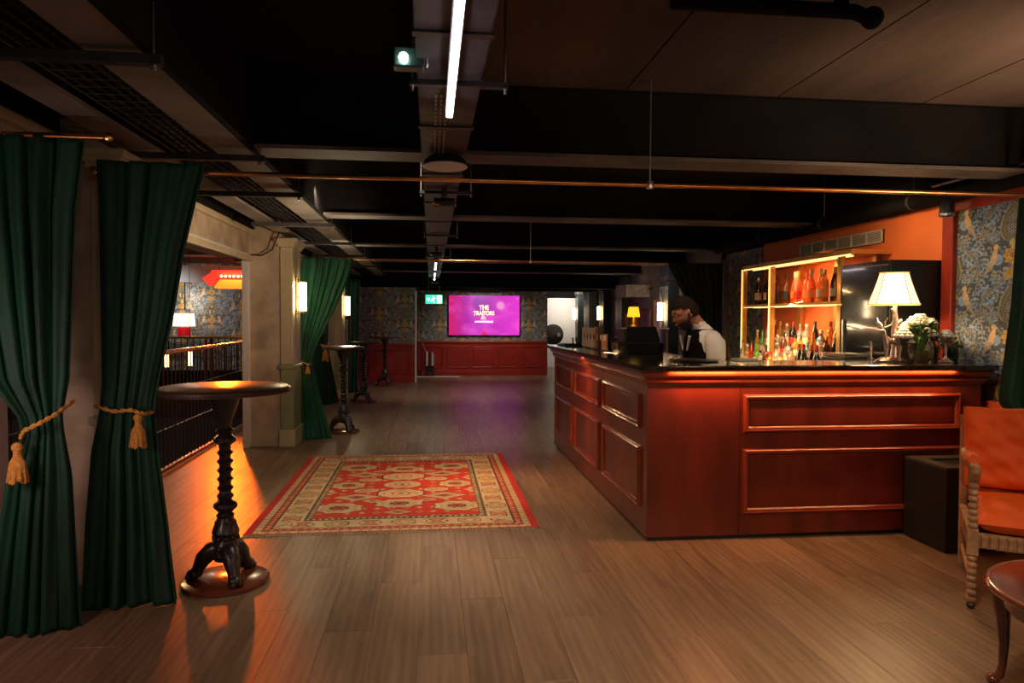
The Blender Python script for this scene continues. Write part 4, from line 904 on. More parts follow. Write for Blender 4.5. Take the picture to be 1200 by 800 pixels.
for k in range(8):
    v = [shade_pt(k, j) for j in range(4)]+[shade_pt(k+1, j) for j in range(4)]
    B().add(v, [(j, 4+j, 5+j, j+1) for j in range(3)]).obj('shade_panel', M_SHADEP if k % 2 else M_SHADE, t)
for k in range(8): B().tube([shade_pt(k, j, 1.01) for j in range(4)], .003, 5).obj('shade_rib', mat('shade_trim', (.30, .14, .04), .6), t)
for j in (0, 3): B().tube([shade_pt(k, j, 1.01) for k in range(9)], .005, 5).obj('shade_trim', mat('shade_trim_glow', (.6, .3, .08), .6, emis=(1, .5, .12), estr=.7), t)
point('stag_lamp_bulb', (3.40, 4.86, ZT+.48), 11, (1, .70, .38), .03)
# vase with flowers
t = thing('flower_vase', 'round cut glass vase of white flowers and green leaves on the bar', 'vase', (3.58, 4.80, ZT))
B().lathe([(.05, .001), (.075, .03), (.09, .075), (.086, .12), (.066, .155), (.062, .152), (.08, .12), (.084, .075), (.07, .034), (.045, .01)], 28).obj('glass_bowl', M_GLASS, t, smooth=True)
b = B().lathe([(.04, .012), (.066, .036), (.078, .075), (.078, .09)], 20); b.obj('water', mat('amber_water', (.55, .50, .22), .05, trans=.75), t, smooth=True)
random.seed(5)
for k in range(9):
    a = k*.7; B().tube([(.04*math.cos(a), .04*math.sin(a), .02), (.02*math.cos(a+1), .02*math.sin(a+1), .14), (.06*math.cos(a+.5), .05*math.sin(a+.5), .22)], .004, 5).obj('stem', M_LEAF, t)
def bloom(b, c, r, n=3):
    b.ball(c, r*.55, 10, 8)
    for ring in range(n):
        m_ = 6+ring*2
        for i in range(m_):
            a = 2*PI*i/m_+ring*.4; rr = r*(.35+.26*ring); zz = r*(.45-.33*ring)
            b.ball((c[0]+rr*math.cos(a), c[1]+rr*math.sin(a), c[2]+zz), r*.36, 7, 5, sz=.8)
for (x, y, z, r) in ((-.16, -.03, .205, .058), (-.055, .0, .30, .055), (.005, .02, .315, .06), (.055, -.02, .295, .045), (-.10, .03, .265, .042), (.0, -.06, .235, .033), (.045, -.06, .205, .026), (-.02, .07, .29, .04), (-.115, -.055, .155, .022)):
    b = B(); bloom(b, (x, y, z), r); b.obj('flower', M_PETAL, t, smooth=True)
lf = []
for k in range(34):
    a = random.uniform(0, 2*PI); r0 = random.uniform(.03, .07); r1 = r0+random.uniform(.06, .11); z0 = random.uniform(.17, .24); z1 = z0+random.uniform(-.03, .10); w = random.uniform(.012, .022)
    if k < 10: a = random.uniform(-.5, .5)+(-1.3 if k % 2 else .1)
    px, py = -math.sin(a)*w, math.cos(a)*w; m0 = Vector((r0*math.cos(a), r0*math.sin(a), z0)); m2 = Vector((r1*math.cos(a), r1*math.sin(a), z1)); m1 = (m0+m2)/2+Vector((0, 0, .015))
    B().add([m0, m1+Vector((px, py, .004)), m2, m1-Vector((px, py, -.004)), m1-Vector((0, 0, .004))], [(0, 1, 4), (1, 2, 4), (2, 3, 4), (3, 0, 4)]).obj('leaf', M_LEAF if k % 3 else M_LEAFD, t)
# goblet with a rose
t = thing('bud_goblet', 'silver stemmed goblet holding one white rose, right of the flower vase', 'goblet', (3.765, 4.78, ZT))
B().lathe([(.05, 0), (.052, .006), (.03, .018), (.012, .035), (.007, .06), (.010, .10), (.007, .13), (.012, .15), (.032, .165), (.04, .19), (.036, .192)], 20).obj('goblet', M_SILVER, t, smooth=True)
b = B(); bloom(b, (0, 0, .205), .048); b.obj('flower', M_PETAL, t, smooth=True)
# bar tools in jars behind the vase
t = thing('bar_spoon_glass', 'tall glass with leaning silver bar spoons, right of the goblet', 'bar tools', (3.86, 4.97, ZT))
B().lathe([(.03, .001), (.012, .008), (.006, .02), (.006, .10), (.04, .15), (.052, .19), (.050, .19), (.036, .15)], 18).obj('glass', M_GLASS, t, smooth=True)
B().tube([(.01, 0, .10), (-.01, 0, .2), (-.03, 0, .30)], .004, 6).obj('bar_spoon', M_STEEL, t); B().ball((-.03, 0, .305), .009, 8, 6).obj('spoon_tip', M_STEEL, t)
t = thing('ice_tongs', 'silver tongs standing upright behind the white flowers', 'tongs', (3.80, 5.0, ZT))
B().cyl((0, 0, 0), .03, .12, 14).obj('holder', M_STEEL, t, smooth=True)
for s in (-1, 1): B().tube([(-s*.012, 0, .10), (s*.004, 0, .2), (s*.02, 0, .30), (s*.032, 0, .305), (s*.03, 0, .29)], .0035, 5).obj('tong_arm', M_STEEL, t)
t = thing('dried_bouquet', 'dark dried foliage in a dark glass jar at the right end of the bar', 'plant', (3.87, 4.86, ZT))
B().lathe([(.045, 0), (.052, .04), (.045, .10), (.038, .10), (.03, .02)], 18).obj('jar', mat('dark_green_glass', (.01, .03, .03), .1, trans=.3), t, smooth=True)
random.seed(8)
b = B()
for k in range(26):
    a = random.uniform(0, 2*PI); r = random.uniform(.03, .10); h = random.uniform(.10, .21)
    b.tube([(0, 0, .05), (r*.4*math.cos(a), r*.4*math.sin(a), h*.7), (r*math.cos(a), r*math.sin(a), h)], .0025, 4); b.ball((r*math.cos(a), r*math.sin(a), h), random.uniform(.008, .016), 6, 5)
tag(b.obj('sprigs', M_LEAFD, t), kind='stuff')
# till, small yellow lamp, menus, mat etc on the long side
t = thing('till', 'black till with its back to the camera on the bar, below the small yellow lamp', 'till', (1.86, 6.15, ZT))
B().box(-.15, -.17, 0, .17, .17, .10).obj('drawer_base', M_CLOTHBLK, t, bevel=.01)
B().add([(-.10,-.06,.10),(.18,-.06,.10),(.18,.10,.10),(-.10,.10,.10),(-.10,-.02,.24),(.15,-.02,.24),(.15,.06,.24),(-.10,.06,.24)], [(0,3,2,1),(4,5,6,7),(0,1,5,4),(1,2,6,5),(2,3,7,6),(3,0,4,7)]).obj('screen_housing', M_CLOTHBLK, t, bevel=.01)
B().box(.172, -.1, .02, .178, .1, .08).obj('drawer_front', M_BLKMATT, t)
t = thing('small_lamp', 'small lit yellow shaded lamp standing on the black till', 'lamp', (1.81, 6.17, ZT+.241))
B().lathe([(.025, 0), (.027, .006), (.008, .012), (.005, .03), (.012, .05), (.006, .07), (.004, .10)], 16).obj('stand', mat('yellow_lit_metal', (.7, .42, .05), .35, metal=.6, emis=(1, .5, .02), estr=.12), t, smooth=True)  # yellow reflection on the stand put into its colour and weak emission
B().lathe([(.058, .085), (.043, .175)], 20).obj('lamp_shade', M_YSHADE, t, smooth=True)
point('small_lamp_bulb', (1.81, 6.17, ZT+.32), .8, (1, .6, .12), .02)
M_CARD = [mat('cream_card', (.82, .76, .64), .6, noise=.15), mat('copper_card', (.55, .24, .12), .35, metal=.5, noise=.2), mat('dark_brown_card', (.06, .03, .02), .5, noise=.3)]
for k in range(7):
    y = 7.50-k*.145; m_ = M_CARD[0] if k < 4 else (M_CARD[1] if k in (4, 6) else M_CARD[2])
    col = 'cream' if k < 4 else ('copper coloured' if k in (4, 6) else 'dark brown')
    t = thing('menu_card', '%s menu card upright on the bar, %s from the far end' % (col, ('first', 'second', 'third', 'fourth', 'fifth', 'sixth', 'seventh')[k]), 'menu', (1.66, y, ZT), .12*math.sin(k*2), 'menu cards in a row on the bar')
    B().box(-.028, -.015, .0, .028, .015, (.215, .215, .215, .215, .23, .235, .16)[k]).obj('card', m_, t, bevel=.003); cd_ = [c for c in bpy.data.objects if c.parent == t][-1]
    B().box(-.04, -.03, -.0, .04, .03, .012).obj('stand', M_PLASTIC, t)
    B().box(-.012, -.0165, .10, .012, -.0155, .15).obj('emblem', M_CARD[2] if k < 4 else M_CARD[0], cd_)
t = thing('glass_tumbler', 'dark glass tumbler at the near end of the menu cards', 'glass', (1.72, 6.42, ZT)); B().lathe([(.033, 0), (.038, .09), (.035, .09), (.03, .01)], 18).obj('glass_body', mat('smoky_glass', (.10, .07, .05), .08, trans=.5), t, smooth=True); B().cyl((0, 0, .01), .029, .045, 14).obj('drink', mat('dark_drink', (.05, .01, .005), .1), t)
t = thing('glass_tumbler', 'clear glass tumbler beside the far end of the menu cards', 'glass', (1.60, 7.72, ZT)); B().lathe([(.033, 0), (.038, .10), (.035, .10), (.03, .01)], 18).obj('glass_body', M_GLASS, t, smooth=True); B().cyl((0, 0, .01), .028, .03, 14).obj('ice', M_GLASS, t)
t = thing('bar_mat', 'long black rubber bar mat at the far end of the bar', 'bar mat', (1.52, 7.85, ZT)); B().box(-.05, -.2, .0, .30, .27, .014).obj('mat_base', M_PLASTIC, t, bevel=.004); B().box(-.03, -.18, .014, .28, .25, .02).obj('rubber_ribs', M_BLKMATT, t)
t = thing('glass_crate', 'dark box of napkins behind the far menu cards on the bar', 'box', (1.80, 7.6, ZT)); B().box(-.06, -.08, 0, .06, .08, .14).obj('box_body', M_PLASTIC, t, bevel=.004); B().box(-.05, -.07, .14, .05, .07, .15).obj('napkins', M_CARD[0], t)
# work shelf items between till and bartender
t = thing('bar_tray', 'silver tray resting at the inside corner of the bar, left of the bartender', 'tray', (1.98, 5.62, ZT-.02), 0); 
bpy.data.objects.remove(t)
t = thing('serving_tray', 'flat silver tray lying on the bar corner in front of the bartender', 'tray', (1.92, 4.98, ZT)); B().lathe([(.16, 0), (.18, .006), (.183, .012), (.175, .009), (.155, .004)], 36).obj('tray_dish', M_STEEL, t, smooth=True); B().cyl((0, 0, .0045), .15, .002, 30).obj('tray_liner', M_BLKMATT, t)
t = thing('folded_napkin', 'white folded bar towel on the bar in front of the bartender sleeve', 'towel', (2.33, 5.02, ZT)); B().box(-.09, -.05, 0, .09, .05, .012).obj('towel_fold', M_SHIRT, t, bevel=.005); B().box(-.088, -.045, .012, .08, .048, .02).obj('towel_fold', M_SHIRT, t, bevel=.004)
t = thing('drinks_shelf', 'pale glass shelf rack of glasses behind the bar, left of the bartender', 'shelf', (2.55, 8.3, 1.0))
B().box(-.3, -.1, .38, .3, .1, .392).obj('shelf_board', M_OFFWHITE, t); B().box(-.3, -.1, .0, .3, .1, .02).obj('shelf_board', M_OFFWHITE, t)
for x in (-.28, .28): B().box(x-.012, -.08, -1.0, x+.012, .08, .38).obj('post', M_PLASTIC, t)
for k in range(6):
    g = thing('wine_glass', 'clear wine glass on the glass rack, %s from the left' % ('first', 'second', 'third', 'fourth', 'fifth', 'sixth')[k], 'glass', (2.33+k*.088, 8.3, 1.021), 0, 'glasses on the rack behind the bar')
    B().lathe([(.03, 0), (.004, .008), (.004, .07), (.03, .10), (.034, .14), (.027, .17), (.025, .17), (.031, .14), (.027, .105)], 14).obj('glass_body', M_GLASS, g, smooth=True)
t = thing('champagne_bucket', 'copper ice bucket behind the bar left of the bartender face', 'bucket', (2.42, 8.3, 1.393)); B().lathe([(.07, 0), (.095, .16), (.10, .165), (.088, .16), (.065, .01)], 24).obj('bucket_body', mat('hammered_copper', (.75, .33, .10), .3, metal=1, bump=.5, bscale=40), t, smooth=True)
for s in (-1, 1): B().tube([(s*.093, 0, .12), (s*.12, 0, .11), (s*.093, 0, .09)], .006, 6).obj('handle', M_COPPER, t)

# ================================================================== BACK BAR
t = thing('back_counter', 'dark wooden back bar counter below the bottles', 'counter', (3.50, 5.95, 0))
B().box(0, 0, 0, .49, 2.0, .93).obj('cabinet', M_MAHO, t); B().box(-.05, -.03, .93, .495, 2.03, .96).obj('worktop', M_STONE, t, bevel=.004)
for k in range(4): B().box(-.012, .03+k*.49, .08, 0, .50+k*.49, .90).obj('door', M_MAHO_TRIM, t, bevel=.004)
for k, (x, z) in enumerate([(3.72, 1.06), (3.85, 1.18)]):
    t = thing('bottle_riser', ('lower', 'upper')[k]+' bottle step on the back bar', 'display step', (x, 6.0, .96))
    B().box(-.06, 0, z-.96-.015, .07, 1.9, z-.96).obj('step_board', M_SHELF, t)
    for yy in (.0, .9, 1.86): B().box(-.06, yy, 0, .07, yy+.03, z-.96-.015).obj('step_support', M_BLKMATT, t)
XS, Y0S, Y1S, ZS = 3.62, 5.90, 7.85, 2.075
t = thing('bottle_shelf_unit', 'gold framed lit shelving fixed to the orange wall', 'shelving', (0, 0, 0))
for (x, y) in ((XS, Y0S), (XS, 7.18), (XS, Y1S), (3.95, Y0S), (3.95, 7.18), (3.95, Y1S), (3.95, 6.5)): B().box(x, y, .96 if y > 5.99 else 1.0, x+.04, y+.06, ZS).obj('upright', M_SHELF, t)
B().box(XS, 5.75, ZS, 3.99, Y1S+.045, ZS+.04).obj('top_board', M_SHELF, t)
B().box(XS+.01, 5.76, 1.640, 3.985, Y1S, 1.668).obj('shelf_board', M_SHELF, t)
for x0 in (XS-.004,):
    for (y, z0, z1) in ((Y1S+.01, 1.0, ZS), (7.19, 1.0, ZS)): B().box(x0-.004, y+.028, z0, x0, y+.045, z1).obj('led_strip', M_LED, t)
    B().box(x0-.004, 5.75, ZS-.014, x0, Y1S, ZS-.002).obj('led_strip', M_LED, t); B().box(x0+.004, 5.78, 1.632, x0+.012, Y1S, 1.6395).obj('led_strip', M_LED, t)
B().box(3.72, Y0S, ZS-.012, 3.735, Y1S, ZS-.001).obj('led_strip', M_LED, t); B().box(3.74, Y0S, 1.630, 3.755, Y1S, 1.6395).obj('led_strip', M_LED, t)
area('shelf_led', (3.70, 6.8, ZS-.03), (3.80, 6.8, 1.7), .03, 11, (1, .58, .24), 1.9)
area('shelf_led.001', (3.68, 6.8, 1.62), (3.80, 6.8, 1.1), .03, 16, (1, .62, .28), 1.9)
area('shelf_led_front', (3.56, 6.8, 1.64), (3.68, 6.8, 1.15), .03, 12, (1, .74, .45), 1.9)
# bottle kinds
def gl(name, c, tr=.55, r=.08, em=None, es=0): return mat(name, c, r, trans=tr, coat=.3, emis=em, estr=es)
G = {'dark': gl('black_green_glass', (.012, .014, .010), .15), 'rose': gl('rose_wine', (.95, .28, .12), .7), 'amber': gl('amber_spirit', (.85, .36, .05), .7),
     'gold': gl('golden_spirit', (.95, .62, .12), .7), 'clear': gl('clear_spirit', (.92, .88, .80), .8), 'green': gl('green_liqueur', (.18, .50, .04), .6),
     'red': gl('red_liqueur', (.55, .02, .02), .5), 'brown': gl('brown_bottle', (.16, .04, .012), .4), 'blue': gl('blue_bottle', (.12, .35, .5), .6)}
LBL = {'white': mat('white_label', (.75, .70, .60), .6, noise=.05), 'cream': mat('cream_label', (.72, .58, .34), .6, noise=.05), 'black': mat('black_label', (.02, .02, .02), .5, noise=.05), 'red': mat('red_label', (.5, .03, .02), .5, noise=.05), 'orange': mat('orange_label', (.8, .22, .04), .5, noise=.05), 'pink': mat('pink_label', (.75, .45, .42), .5, noise=.05)}
PR = {'wine': ([(.034, 0), (.038, .006), (.038, .185), (.034, .205), (.016, .235), (.0145, .30)], .0385, .05, .13, .0155, .25, .302),
      'champ': ([(.038, 0), (.044, .008), (.044, .15), (.036, .19), (.018, .24), (.0155, .31)], .0445, .05, .12, .0175, .24, .318),
      'spirit': ([(.036, 0), (.040, .008), (.040, .17), (.032, .195), (.015, .21), (.014, .25)], .0405, .04, .13, .0165, .245, .275),
      'squat': ([(.046, 0), (.050, .008), (.050, .11), (.038, .14), (.016, .16), (.015, .19)], .0505, .03, .09, .019, .185, .215),
      'slim': ([(.026, 0), (.030, .006), (.030, .19), (.022, .22), (.012, .24), (.012, .30)], .0305, .05, .15, .014, .29, .32)}
PROTO = {}
def bottle(kind, g, lb, cap, loc, label, sc=1.0, group=None):
    key = (kind, g, lb, cap)
    if key not in PROTO:
        prof, lr, l0, l1, cr, c0, c1 = PR[kind]
        a = B().lathe(prof, 16); PROTO[key] = []
        t = thing('bottle', label, 'bottle', loc, 0, group)
        a.obj('glass_body', G[g], t, smooth=True)
        B().lathe([(lr-.001, l0), (lr, l0), (lr, l1), (lr-.001, l1)], 16).obj('paper_label', LBL[lb], t, smooth=True)
        B().lathe([(cr, c0), (cr, c1)], 12).obj('cap', LBL.get(cap) or {'gold': M_BRASS, 'steel': M_STEEL, 'copper': M_COPPER}[cap], t, smooth=True)
        PROTO[key] = t
    else:
        t = PROTO[key].copy(); COL.objects.link(t); t.location = loc; tag(t, label, 'bottle', group)
        for ch in list(PROTO[key].children): c = ch.copy(); COL.objects.link(c); c.parent = t
    t.scale = (sc, sc, sc); t.rotation_euler = (0, 0, random.uniform(0, 6)); return t
ORD = ['first', 'second', 'third', 'fourth', 'fifth', 'sixth', 'seventh', 'eighth', 'ninth', 'tenth', 'eleventh', 'twelfth', 'thirteenth', 'fourteenth', 'fifteenth', 'sixteenth', 'seventeenth', 'eighteenth', 'nineteenth', 'twentieth']
CN = {'dark': 'dark wine', 'rose': 'glowing rose pink', 'amber': 'amber', 'gold': 'golden', 'clear': 'clear glass', 'green': 'green', 'red': 'red', 'brown': 'brown', 'blue': 'blue'}
KN = {'wine': 'bottle', 'champ': 'wide shouldered bottle', 'spirit': 'spirit bottle', 'squat': 'squat bottle', 'slim': 'slim bottle'}
top = [(7.70, 'wine', 'dark', 'cream', 'steel'), (7.55, 'wine', 'dark', 'cream', 'black'), (7.42, 'wine', 'dark', 'black', 'white'), (7.30, 'wine', 'brown', 'black', 'black'),
       (7.06, 'wine', 'brown', 'black', 'black'), (6.93, 'champ', 'rose', 'orange', 'pink'), (6.82, 'champ', 'rose', 'red', 'orange'), (6.70, 'wine', 'rose', 'orange', 'orange'), (6.57, 'champ', 'rose', 'orange', 'pink'),
       (6.44, 'champ', 'amber', 'white', 'white'), (6.33, 'wine', 'amber', 'orange', 'gold'), (6.21, 'champ', 'brown', 'white', 'gold'), (6.10, 'wine', 'amber', 'pink', 'white'), (5.99, 'champ', 'dark', 'pink', 'pink'), (5.87, 'wine', 'dark', 'pink', 'white')]
for k, (y, kd, g, lb, cp) in enumerate(top):
    bottle(kd, g, lb, cp, (3.72+.03*(k % 2), y, 1.668), '%s %s on the upper lit shelf, %s from the left' % (CN[g], KN[kd], ORD[k]), 1.02, 'bottles on the upper lit shelf')
low = {0: (3.555, .961, [('clear', 'white', 'red', 'slim'), ('gold', 'cream', 'white', 'spirit'), ('red', 'red', 'black', 'slim'), ('green', 'cream', 'green', 'spirit'), ('clear', 'black', 'black', 'squat'), ('brown', 'black', 'black', 'spirit'), ('amber', 'orange', 'red', 'squat'), ('clear', 'white', 'gold', 'spirit'), ('gold', 'cream', 'steel', 'squat'), ('gold', 'white', 'gold', 'squat'), ('clear', 'white', 'steel', 'spirit'), ('dark', 'red', 'gold', 'champ'), ('dark', 'red', 'red', 'champ'), ('dark', 'red', 'gold', 'champ'), ('dark', 'red', 'red', 'champ'), ('dark', 'black', 'black', 'wine')]),
       1: (3.73, 1.06, [('gold', 'cream', 'white', 'slim'), ('green', 'cream', 'green', 'slim'), ('clear', 'white', 'steel', 'wine'), ('red', 'white', 'red', 'wine'), ('clear', 'cream', 'white', 'spirit'), ('brown', 'red', 'black', 'wine'), ('clear', 'white', 'gold', 'squat'), ('amber', 'cream', 'black', 'spirit'), ('gold', 'white', 'steel', 'spirit'), ('blue', 'white', 'blue', 'squat'), ('amber', 'orange', 'orange', 'champ'), ('clear', 'pink', 'white', 'spirit'), ('brown', 'white', 'gold', 'spirit'), ('dark', 'red', 'gold', 'wine'), ('rose', 'pink', 'white', 'spirit')]),
       2: (3.86, 1.18, [('clear', 'pink', 'red', 'wine'), ('red', 'white', 'white', 'champ'), ('gold', 'cream', 'gold', 'wine'), ('clear', 'white', 'white', 'spirit'), ('dark', 'red', 'red', 'wine'), ('clear', 'white', 'steel', 'spirit'), ('clear', 'cream', 'white', 'spirit'), ('dark', 'black', 'black', 'wine'), ('blue', 'white', 'white', 'squat'), ('amber', 'orange', 'red', 'wine'), ('gold', 'orange', 'gold', 'champ'), ('amber', 'orange', 'gold', 'wine'), ('clear', 'blue', 'orange', 'wine')])}
LBL['green'] = mat('green_label', (.08, .3, .03), .5, noise=.05); LBL['blue'] = mat('blue_label', (.15, .35, .5), .5, noise=.05)
for row, (x, z, lst) in low.items():
    n = len(lst)
    for k, (g, lb, cp, kd) in enumerate(lst):
        y = 7.72-k*(1.68/(n-1))
        bottle(kd, g, lb, cp, (x+.008*math.sin(k*3), y, z+.001), '%s %s in the %s back bar row, %s from left' % (CN[g], KN[kd], ('front', 'middle', 'rear')[row], ORD[k]), 1.0 if row else .95, 'bottles in the %s row of the back bar' % ('front', 'middle', 'rear')[row])
# drinks cooler
t = thing('black_cooler', 'tall glossy black cooler cabinet at the right end of the shelving', 'cooler', (3.53, 5.12, 0))
B().box(.02, 0, .05, .465, .62, 1.97).obj('cabinet', M_PLASTIC, t, bevel=.004); gd = B().box(0, .005, .08, .0195, .615, 1.965).obj('glass_door', M_BLKGLOSS, t, bevel=.003)
B().box(-.02, .56, .9, -.001, .58, 1.5).obj('handle', M_STEEL, gd, bevel=.004); B().box(.03, .01, 0, .45, .61, .05).obj('plinth', M_BLKMATT, t)
B().box(-.003, .0, 1.93, 0, .62, 1.936).obj('door_trim', M_STEEL, t)
t = thing('coffee_machine', 'dark machine with steel trims standing in front of the black cooler', 'coffee machine', (3.36, 5.37, 0.0))
B().box(-.10, -.12, .90, .12, .18, 1.20).obj('machine_body', M_PLASTIC, t, bevel=.01); B().box(-.09, -.10, 0, .11, .16, .90).obj('stand_cabinet', M_BLKMATT, t)
for z in (1.205, 1.22): B().box(-.10, -.13, z, .12, .18, z+.008).obj('steel_trim', M_STEEL, t)
B().tube([(.11, -.15, 1.0), (.11, -.15, 1.30), (.10, -.15, 1.33)], .010, 8).obj('tap_column', M_STEEL, t, smooth=True); B().cyl((.11, -.15, .95), .028, .25, 14).obj('tap_base', M_STEEL, t, smooth=True)
# vent grille
t = thing('vent_grille', 'long grey louvred air vent on the orange wall above the shelving', 'vent', (3.985, 5.86, 2.19), 0)
L_ = 1.40
B().box(.0, 0, 0, .014, L_, .115).obj('backing', M_BLACK, t)
M_VENT = mat('vent_grey', (.68, .64, .54), .5, noise=.15)
for z in (0, .103): B().box(-.014, 0, z, 0, L_, z+.012).obj('frame_rail', M_VENT, t)
for k in range(7): B().box(-.015, k*L_/6-(.01 if k else 0), 0, -.001, k*L_/6+.012-(.01 if k else 0), .115).obj('frame_divider', M_VENT, t)
sl = B().add([(-.012,0,0),(0,0,.005),(0,L_,.005),(-.012,L_,0),(-.012,0,.005),(0,0,.010),(0,L_,.010),(-.012,L_,.005)], [(0,3,2,1),(4,5,6,7),(0,1,5,4),(1,2,6,5),(2,3,7,6),(3,0,4,7)]).obj('slat', M_VENT, t); sl.location = (0, 0, .015)
for k in range(1, 7):
    c = sl.copy(); COL.objects.link(c); c.location = (0, 0, .015+k*.0125)
# ================================================================== SCONCES
def sconce(loc, rz, label, s=1.0):
    t = thing('wall_sconce', label, 'wall light', loc, rz, 'tube wall lights')
    B().box(-.03, -.012, -.21*s, .03, .0, .21*s).obj('back_plate', M_BRASS, t, bevel=.003)
    for z in (-.17*s, .0): B().cyl((0, -.065, z+.005), .042*s, .155*s, 16).obj('glass_tube', M_LAMPG, t, smooth=True)
    for z in (-.19*s, -.013*s, .165*s): B().cyl((0, -.065, z), .046*s, .014*s, 16).obj('collar', M_BRASS, t, smooth=True); B().box(-.008, -.06, z, .008, -.01, z+.012*s).obj('arm', M_BRASS, t)
    return t
sconce((-1.565, 8.55, 1.74), PI/2, 'double tube wall light on the nearest cream pillar, left of the bright green curtain')
sconce((-1.565, 13.05, 1.71), PI/2, 'double tube wall light on the second pillar above the tall table')
for (y, la) in ((12.7, 'double tube wall light by the gilt mirror, just left of the bartender face'), (17.5, 'double tube wall light above the upright menu cards'), (20.58, 'double tube wall light beside the white door')): sconce((4.29, y, 1.64), -PI/2, la)
# column candle pole under second sconce
t = thing('slim_post', 'slim pale post below the second left wall light', 'post', (-1.50, 12.95, 0)); B().cyl((0, 0, 0), .03, .04, 12).obj('foot', M_CREAM2, t); B().cyl((0, 0, .04), .018, 1.42, 10).obj('shaft', M_CREAM2, t); B().cyl((0, 0, 1.02), .03, .05, 12).obj('collar', M_CREAM2, t)
# gilt framed mirror / art
def art(loc, w, h, label, col1, col2, seed, frame=M_BRASS):
    t = thing('framed_picture', label, 'picture', loc)
    b = B(); b.add(*frame_pts('X', 0, 0, w, h, 0, .045, .03)); b.obj('frame', frame, t)
    def fn(U, V):
        n = vnoise(U, V, 6, seed)*.6+vnoise(U, V, 16, seed+1)*.4; C = np.zeros(U.shape+(3,))+np.array(col1); return blend(C, sm(n, .4, .65), col2)
    printed_grid('canvas', fn, w-.06, h-.06, 20, 30, lambda u, v: (-.006, .03+u, .03+v), M_ART, t)
art((4.499, 12.99, 1.10), .85, .80, 'gilt framed pinkish marbled picture, left of the bartender face', (.40, .24, .27), (.62, .46, .46), 21)
art((4.499, 14.1, 1.15), .55, .55, 'dark picture on the far right wall beyond the small yellow lamp', (.05, .04, .04), (.16, .12, .10), 31, M_REDTRIM)
art((4.499, 15.05, 1.05), .42, .80, 'pale framed print on the right wall, left of the yellow lamp', (.40, .32, .34), (.60, .52, .52), 41, M_FLANGE)
art((4.499, 18.0, 1.05), .5, .9, 'tall narrow gilt mirror on the far right wall beyond the menu cards', (.35, .27, .16), (.55, .42, .24), 51)
# ================================================================== TV
t = thing('wall_screen', 'large wall screen showing a magenta title picture above the red panelling', 'screen', (.455, 18.33, 1.045))
B().box(0, 0, 0, 1.86, .055, 1.05).obj('casing', M_PLASTIC, t, bevel=.004)
printed_grid('picture', tv_col, 1.84, 1.03, 150, 84, lambda u, v: (.01+u, -.002, .01+v), M_TV, t)
M_TXT = mat('screen_gold_text', (1, .8, .4), .5, emis=(1, .62, .30), estr=1.5); M_TXW = mat('screen_white_text', (1, 1, 1), .5, emis=(1, .8, 1), estr=1.4)
def text(body, size, loc, m, parent, name='lettering', sx=1, depth=.0015, align='CENTER'):
    cu = bpy.data.curves.new(name, 'FONT'); cu.body = body; cu.size = size; cu.align_x = align; cu.align_y = 'CENTER'; cu.extrude = depth; cu.offset = size*.018
    o = bpy.data.objects.new(name, cu); COL.objects.link(o); dg = bpy.context.evaluated_depsgraph_get(); dg.update()
    me = bpy.data.meshes.new_from_object(o.evaluated_get(dg)); bpy.data.objects.remove(o)
    me.materials.clear(); me.materials.append(m); o = bpy.data.objects.new(name, me); COL.objects.link(o)
    o.rotation_euler = (PI/2, 0, 0); o.scale = (sx, 1, 1); o.location = loc; o.parent = parent; return o
text('THE', .16, (.92, -.006, .72), M_TXT, t, sx=.85); text('TRAITORS', .15, (.92, -.006, .575), M_TXT, t, sx=.78); text('LIVE EXPERIENCE', .062, (.92, -.006, .355), M_TXW, t)
B().box(.885, -.008, .44, .899, -.004, .80).obj('letter_stroke', M_TXT, t)
B().tube([(.85, -.006, .41), (.86, -.006, .47), (.905, -.006, .51), (.95, -.006, .47), (.96, -.006, .41)], .006, 5).obj('hood_emblem', M_TXT, t); B().tube([(.88, -.006, .41), (.905, -.006, .46), (.93, -.006, .41)], .005, 5).obj('hood_emblem', M_TXT, t)
# small trolley beside the white corner trim
t = thing('hand_trolley', 'small upright trolley with pale striped load, beside the white corner trim', 'trolley', (-.12, 18.0, .021))
B().tube([(-.02, 0, .20), (.0, 0, .62), (-.10, 0, .84)], .014, 8).obj('handle_frame', mat('pink_metal', (.55, .36, .32), .35, metal=.5), t, smooth=True)
for x in (0, .07, .14): B().box(x, -.05, .26, x+.045, .1, .62+.03*math.sin(x*30)).obj('striped_load', M_CARD[0] if x != .07 else M_CARD[2], t, bevel=.01)
B().tube([(.14, -.03, .62), (.20, -.03, .52), (.21, -.03, .30)], .022, 8).obj('side_rail', M_SILVER, t, smooth=True)
B().tube([(.03, 0, .25), (-.10, 0, .08), (-.08, 0, .03)], .012, 8).obj('leg', M_SILVER, t); B().box(.0, -.05, .10, .20, .1, .25).obj('base_box', M_PLASTIC, t)
for x in (.03, .17): b = B().lathe([(.045, -.012), (.045, .012)], 14); b.map(lambda p, x=x: Vector((x+p.x, -.06+p.z, .045+p.y))).obj('wheel', M_PLASTIC, t)

# ================================================================== BIN
t = thing('black_plinth_bin', 'black square bin box with slot in its top, between bar and armchair', 'bin', (3.28, 4.13, 0))
b = B().box(0, 0, .012, .46, .40, .54); b.obj('box_body', M_BLKMATT, t, bevel=.003)
M_LID = mat('dark_grey_lid', (.05, .05, .048), .4, noise=.2)
for q in ((0, 0, .46, .10), (0, .30, .46, .40), (0, .10, .10, .30), (.34, .10, .46, .30)): B().box(q[0]-.002, q[1]-.002 if q[1] == 0 else q[1], .541, q[2]+(.002 if q[2] == .46 else 0), q[3], .556).obj('lid_frame', M_LID, t)
B().box(.02, .02, 0, .44, .38, .012).obj('foot', M_PLASTIC, t)

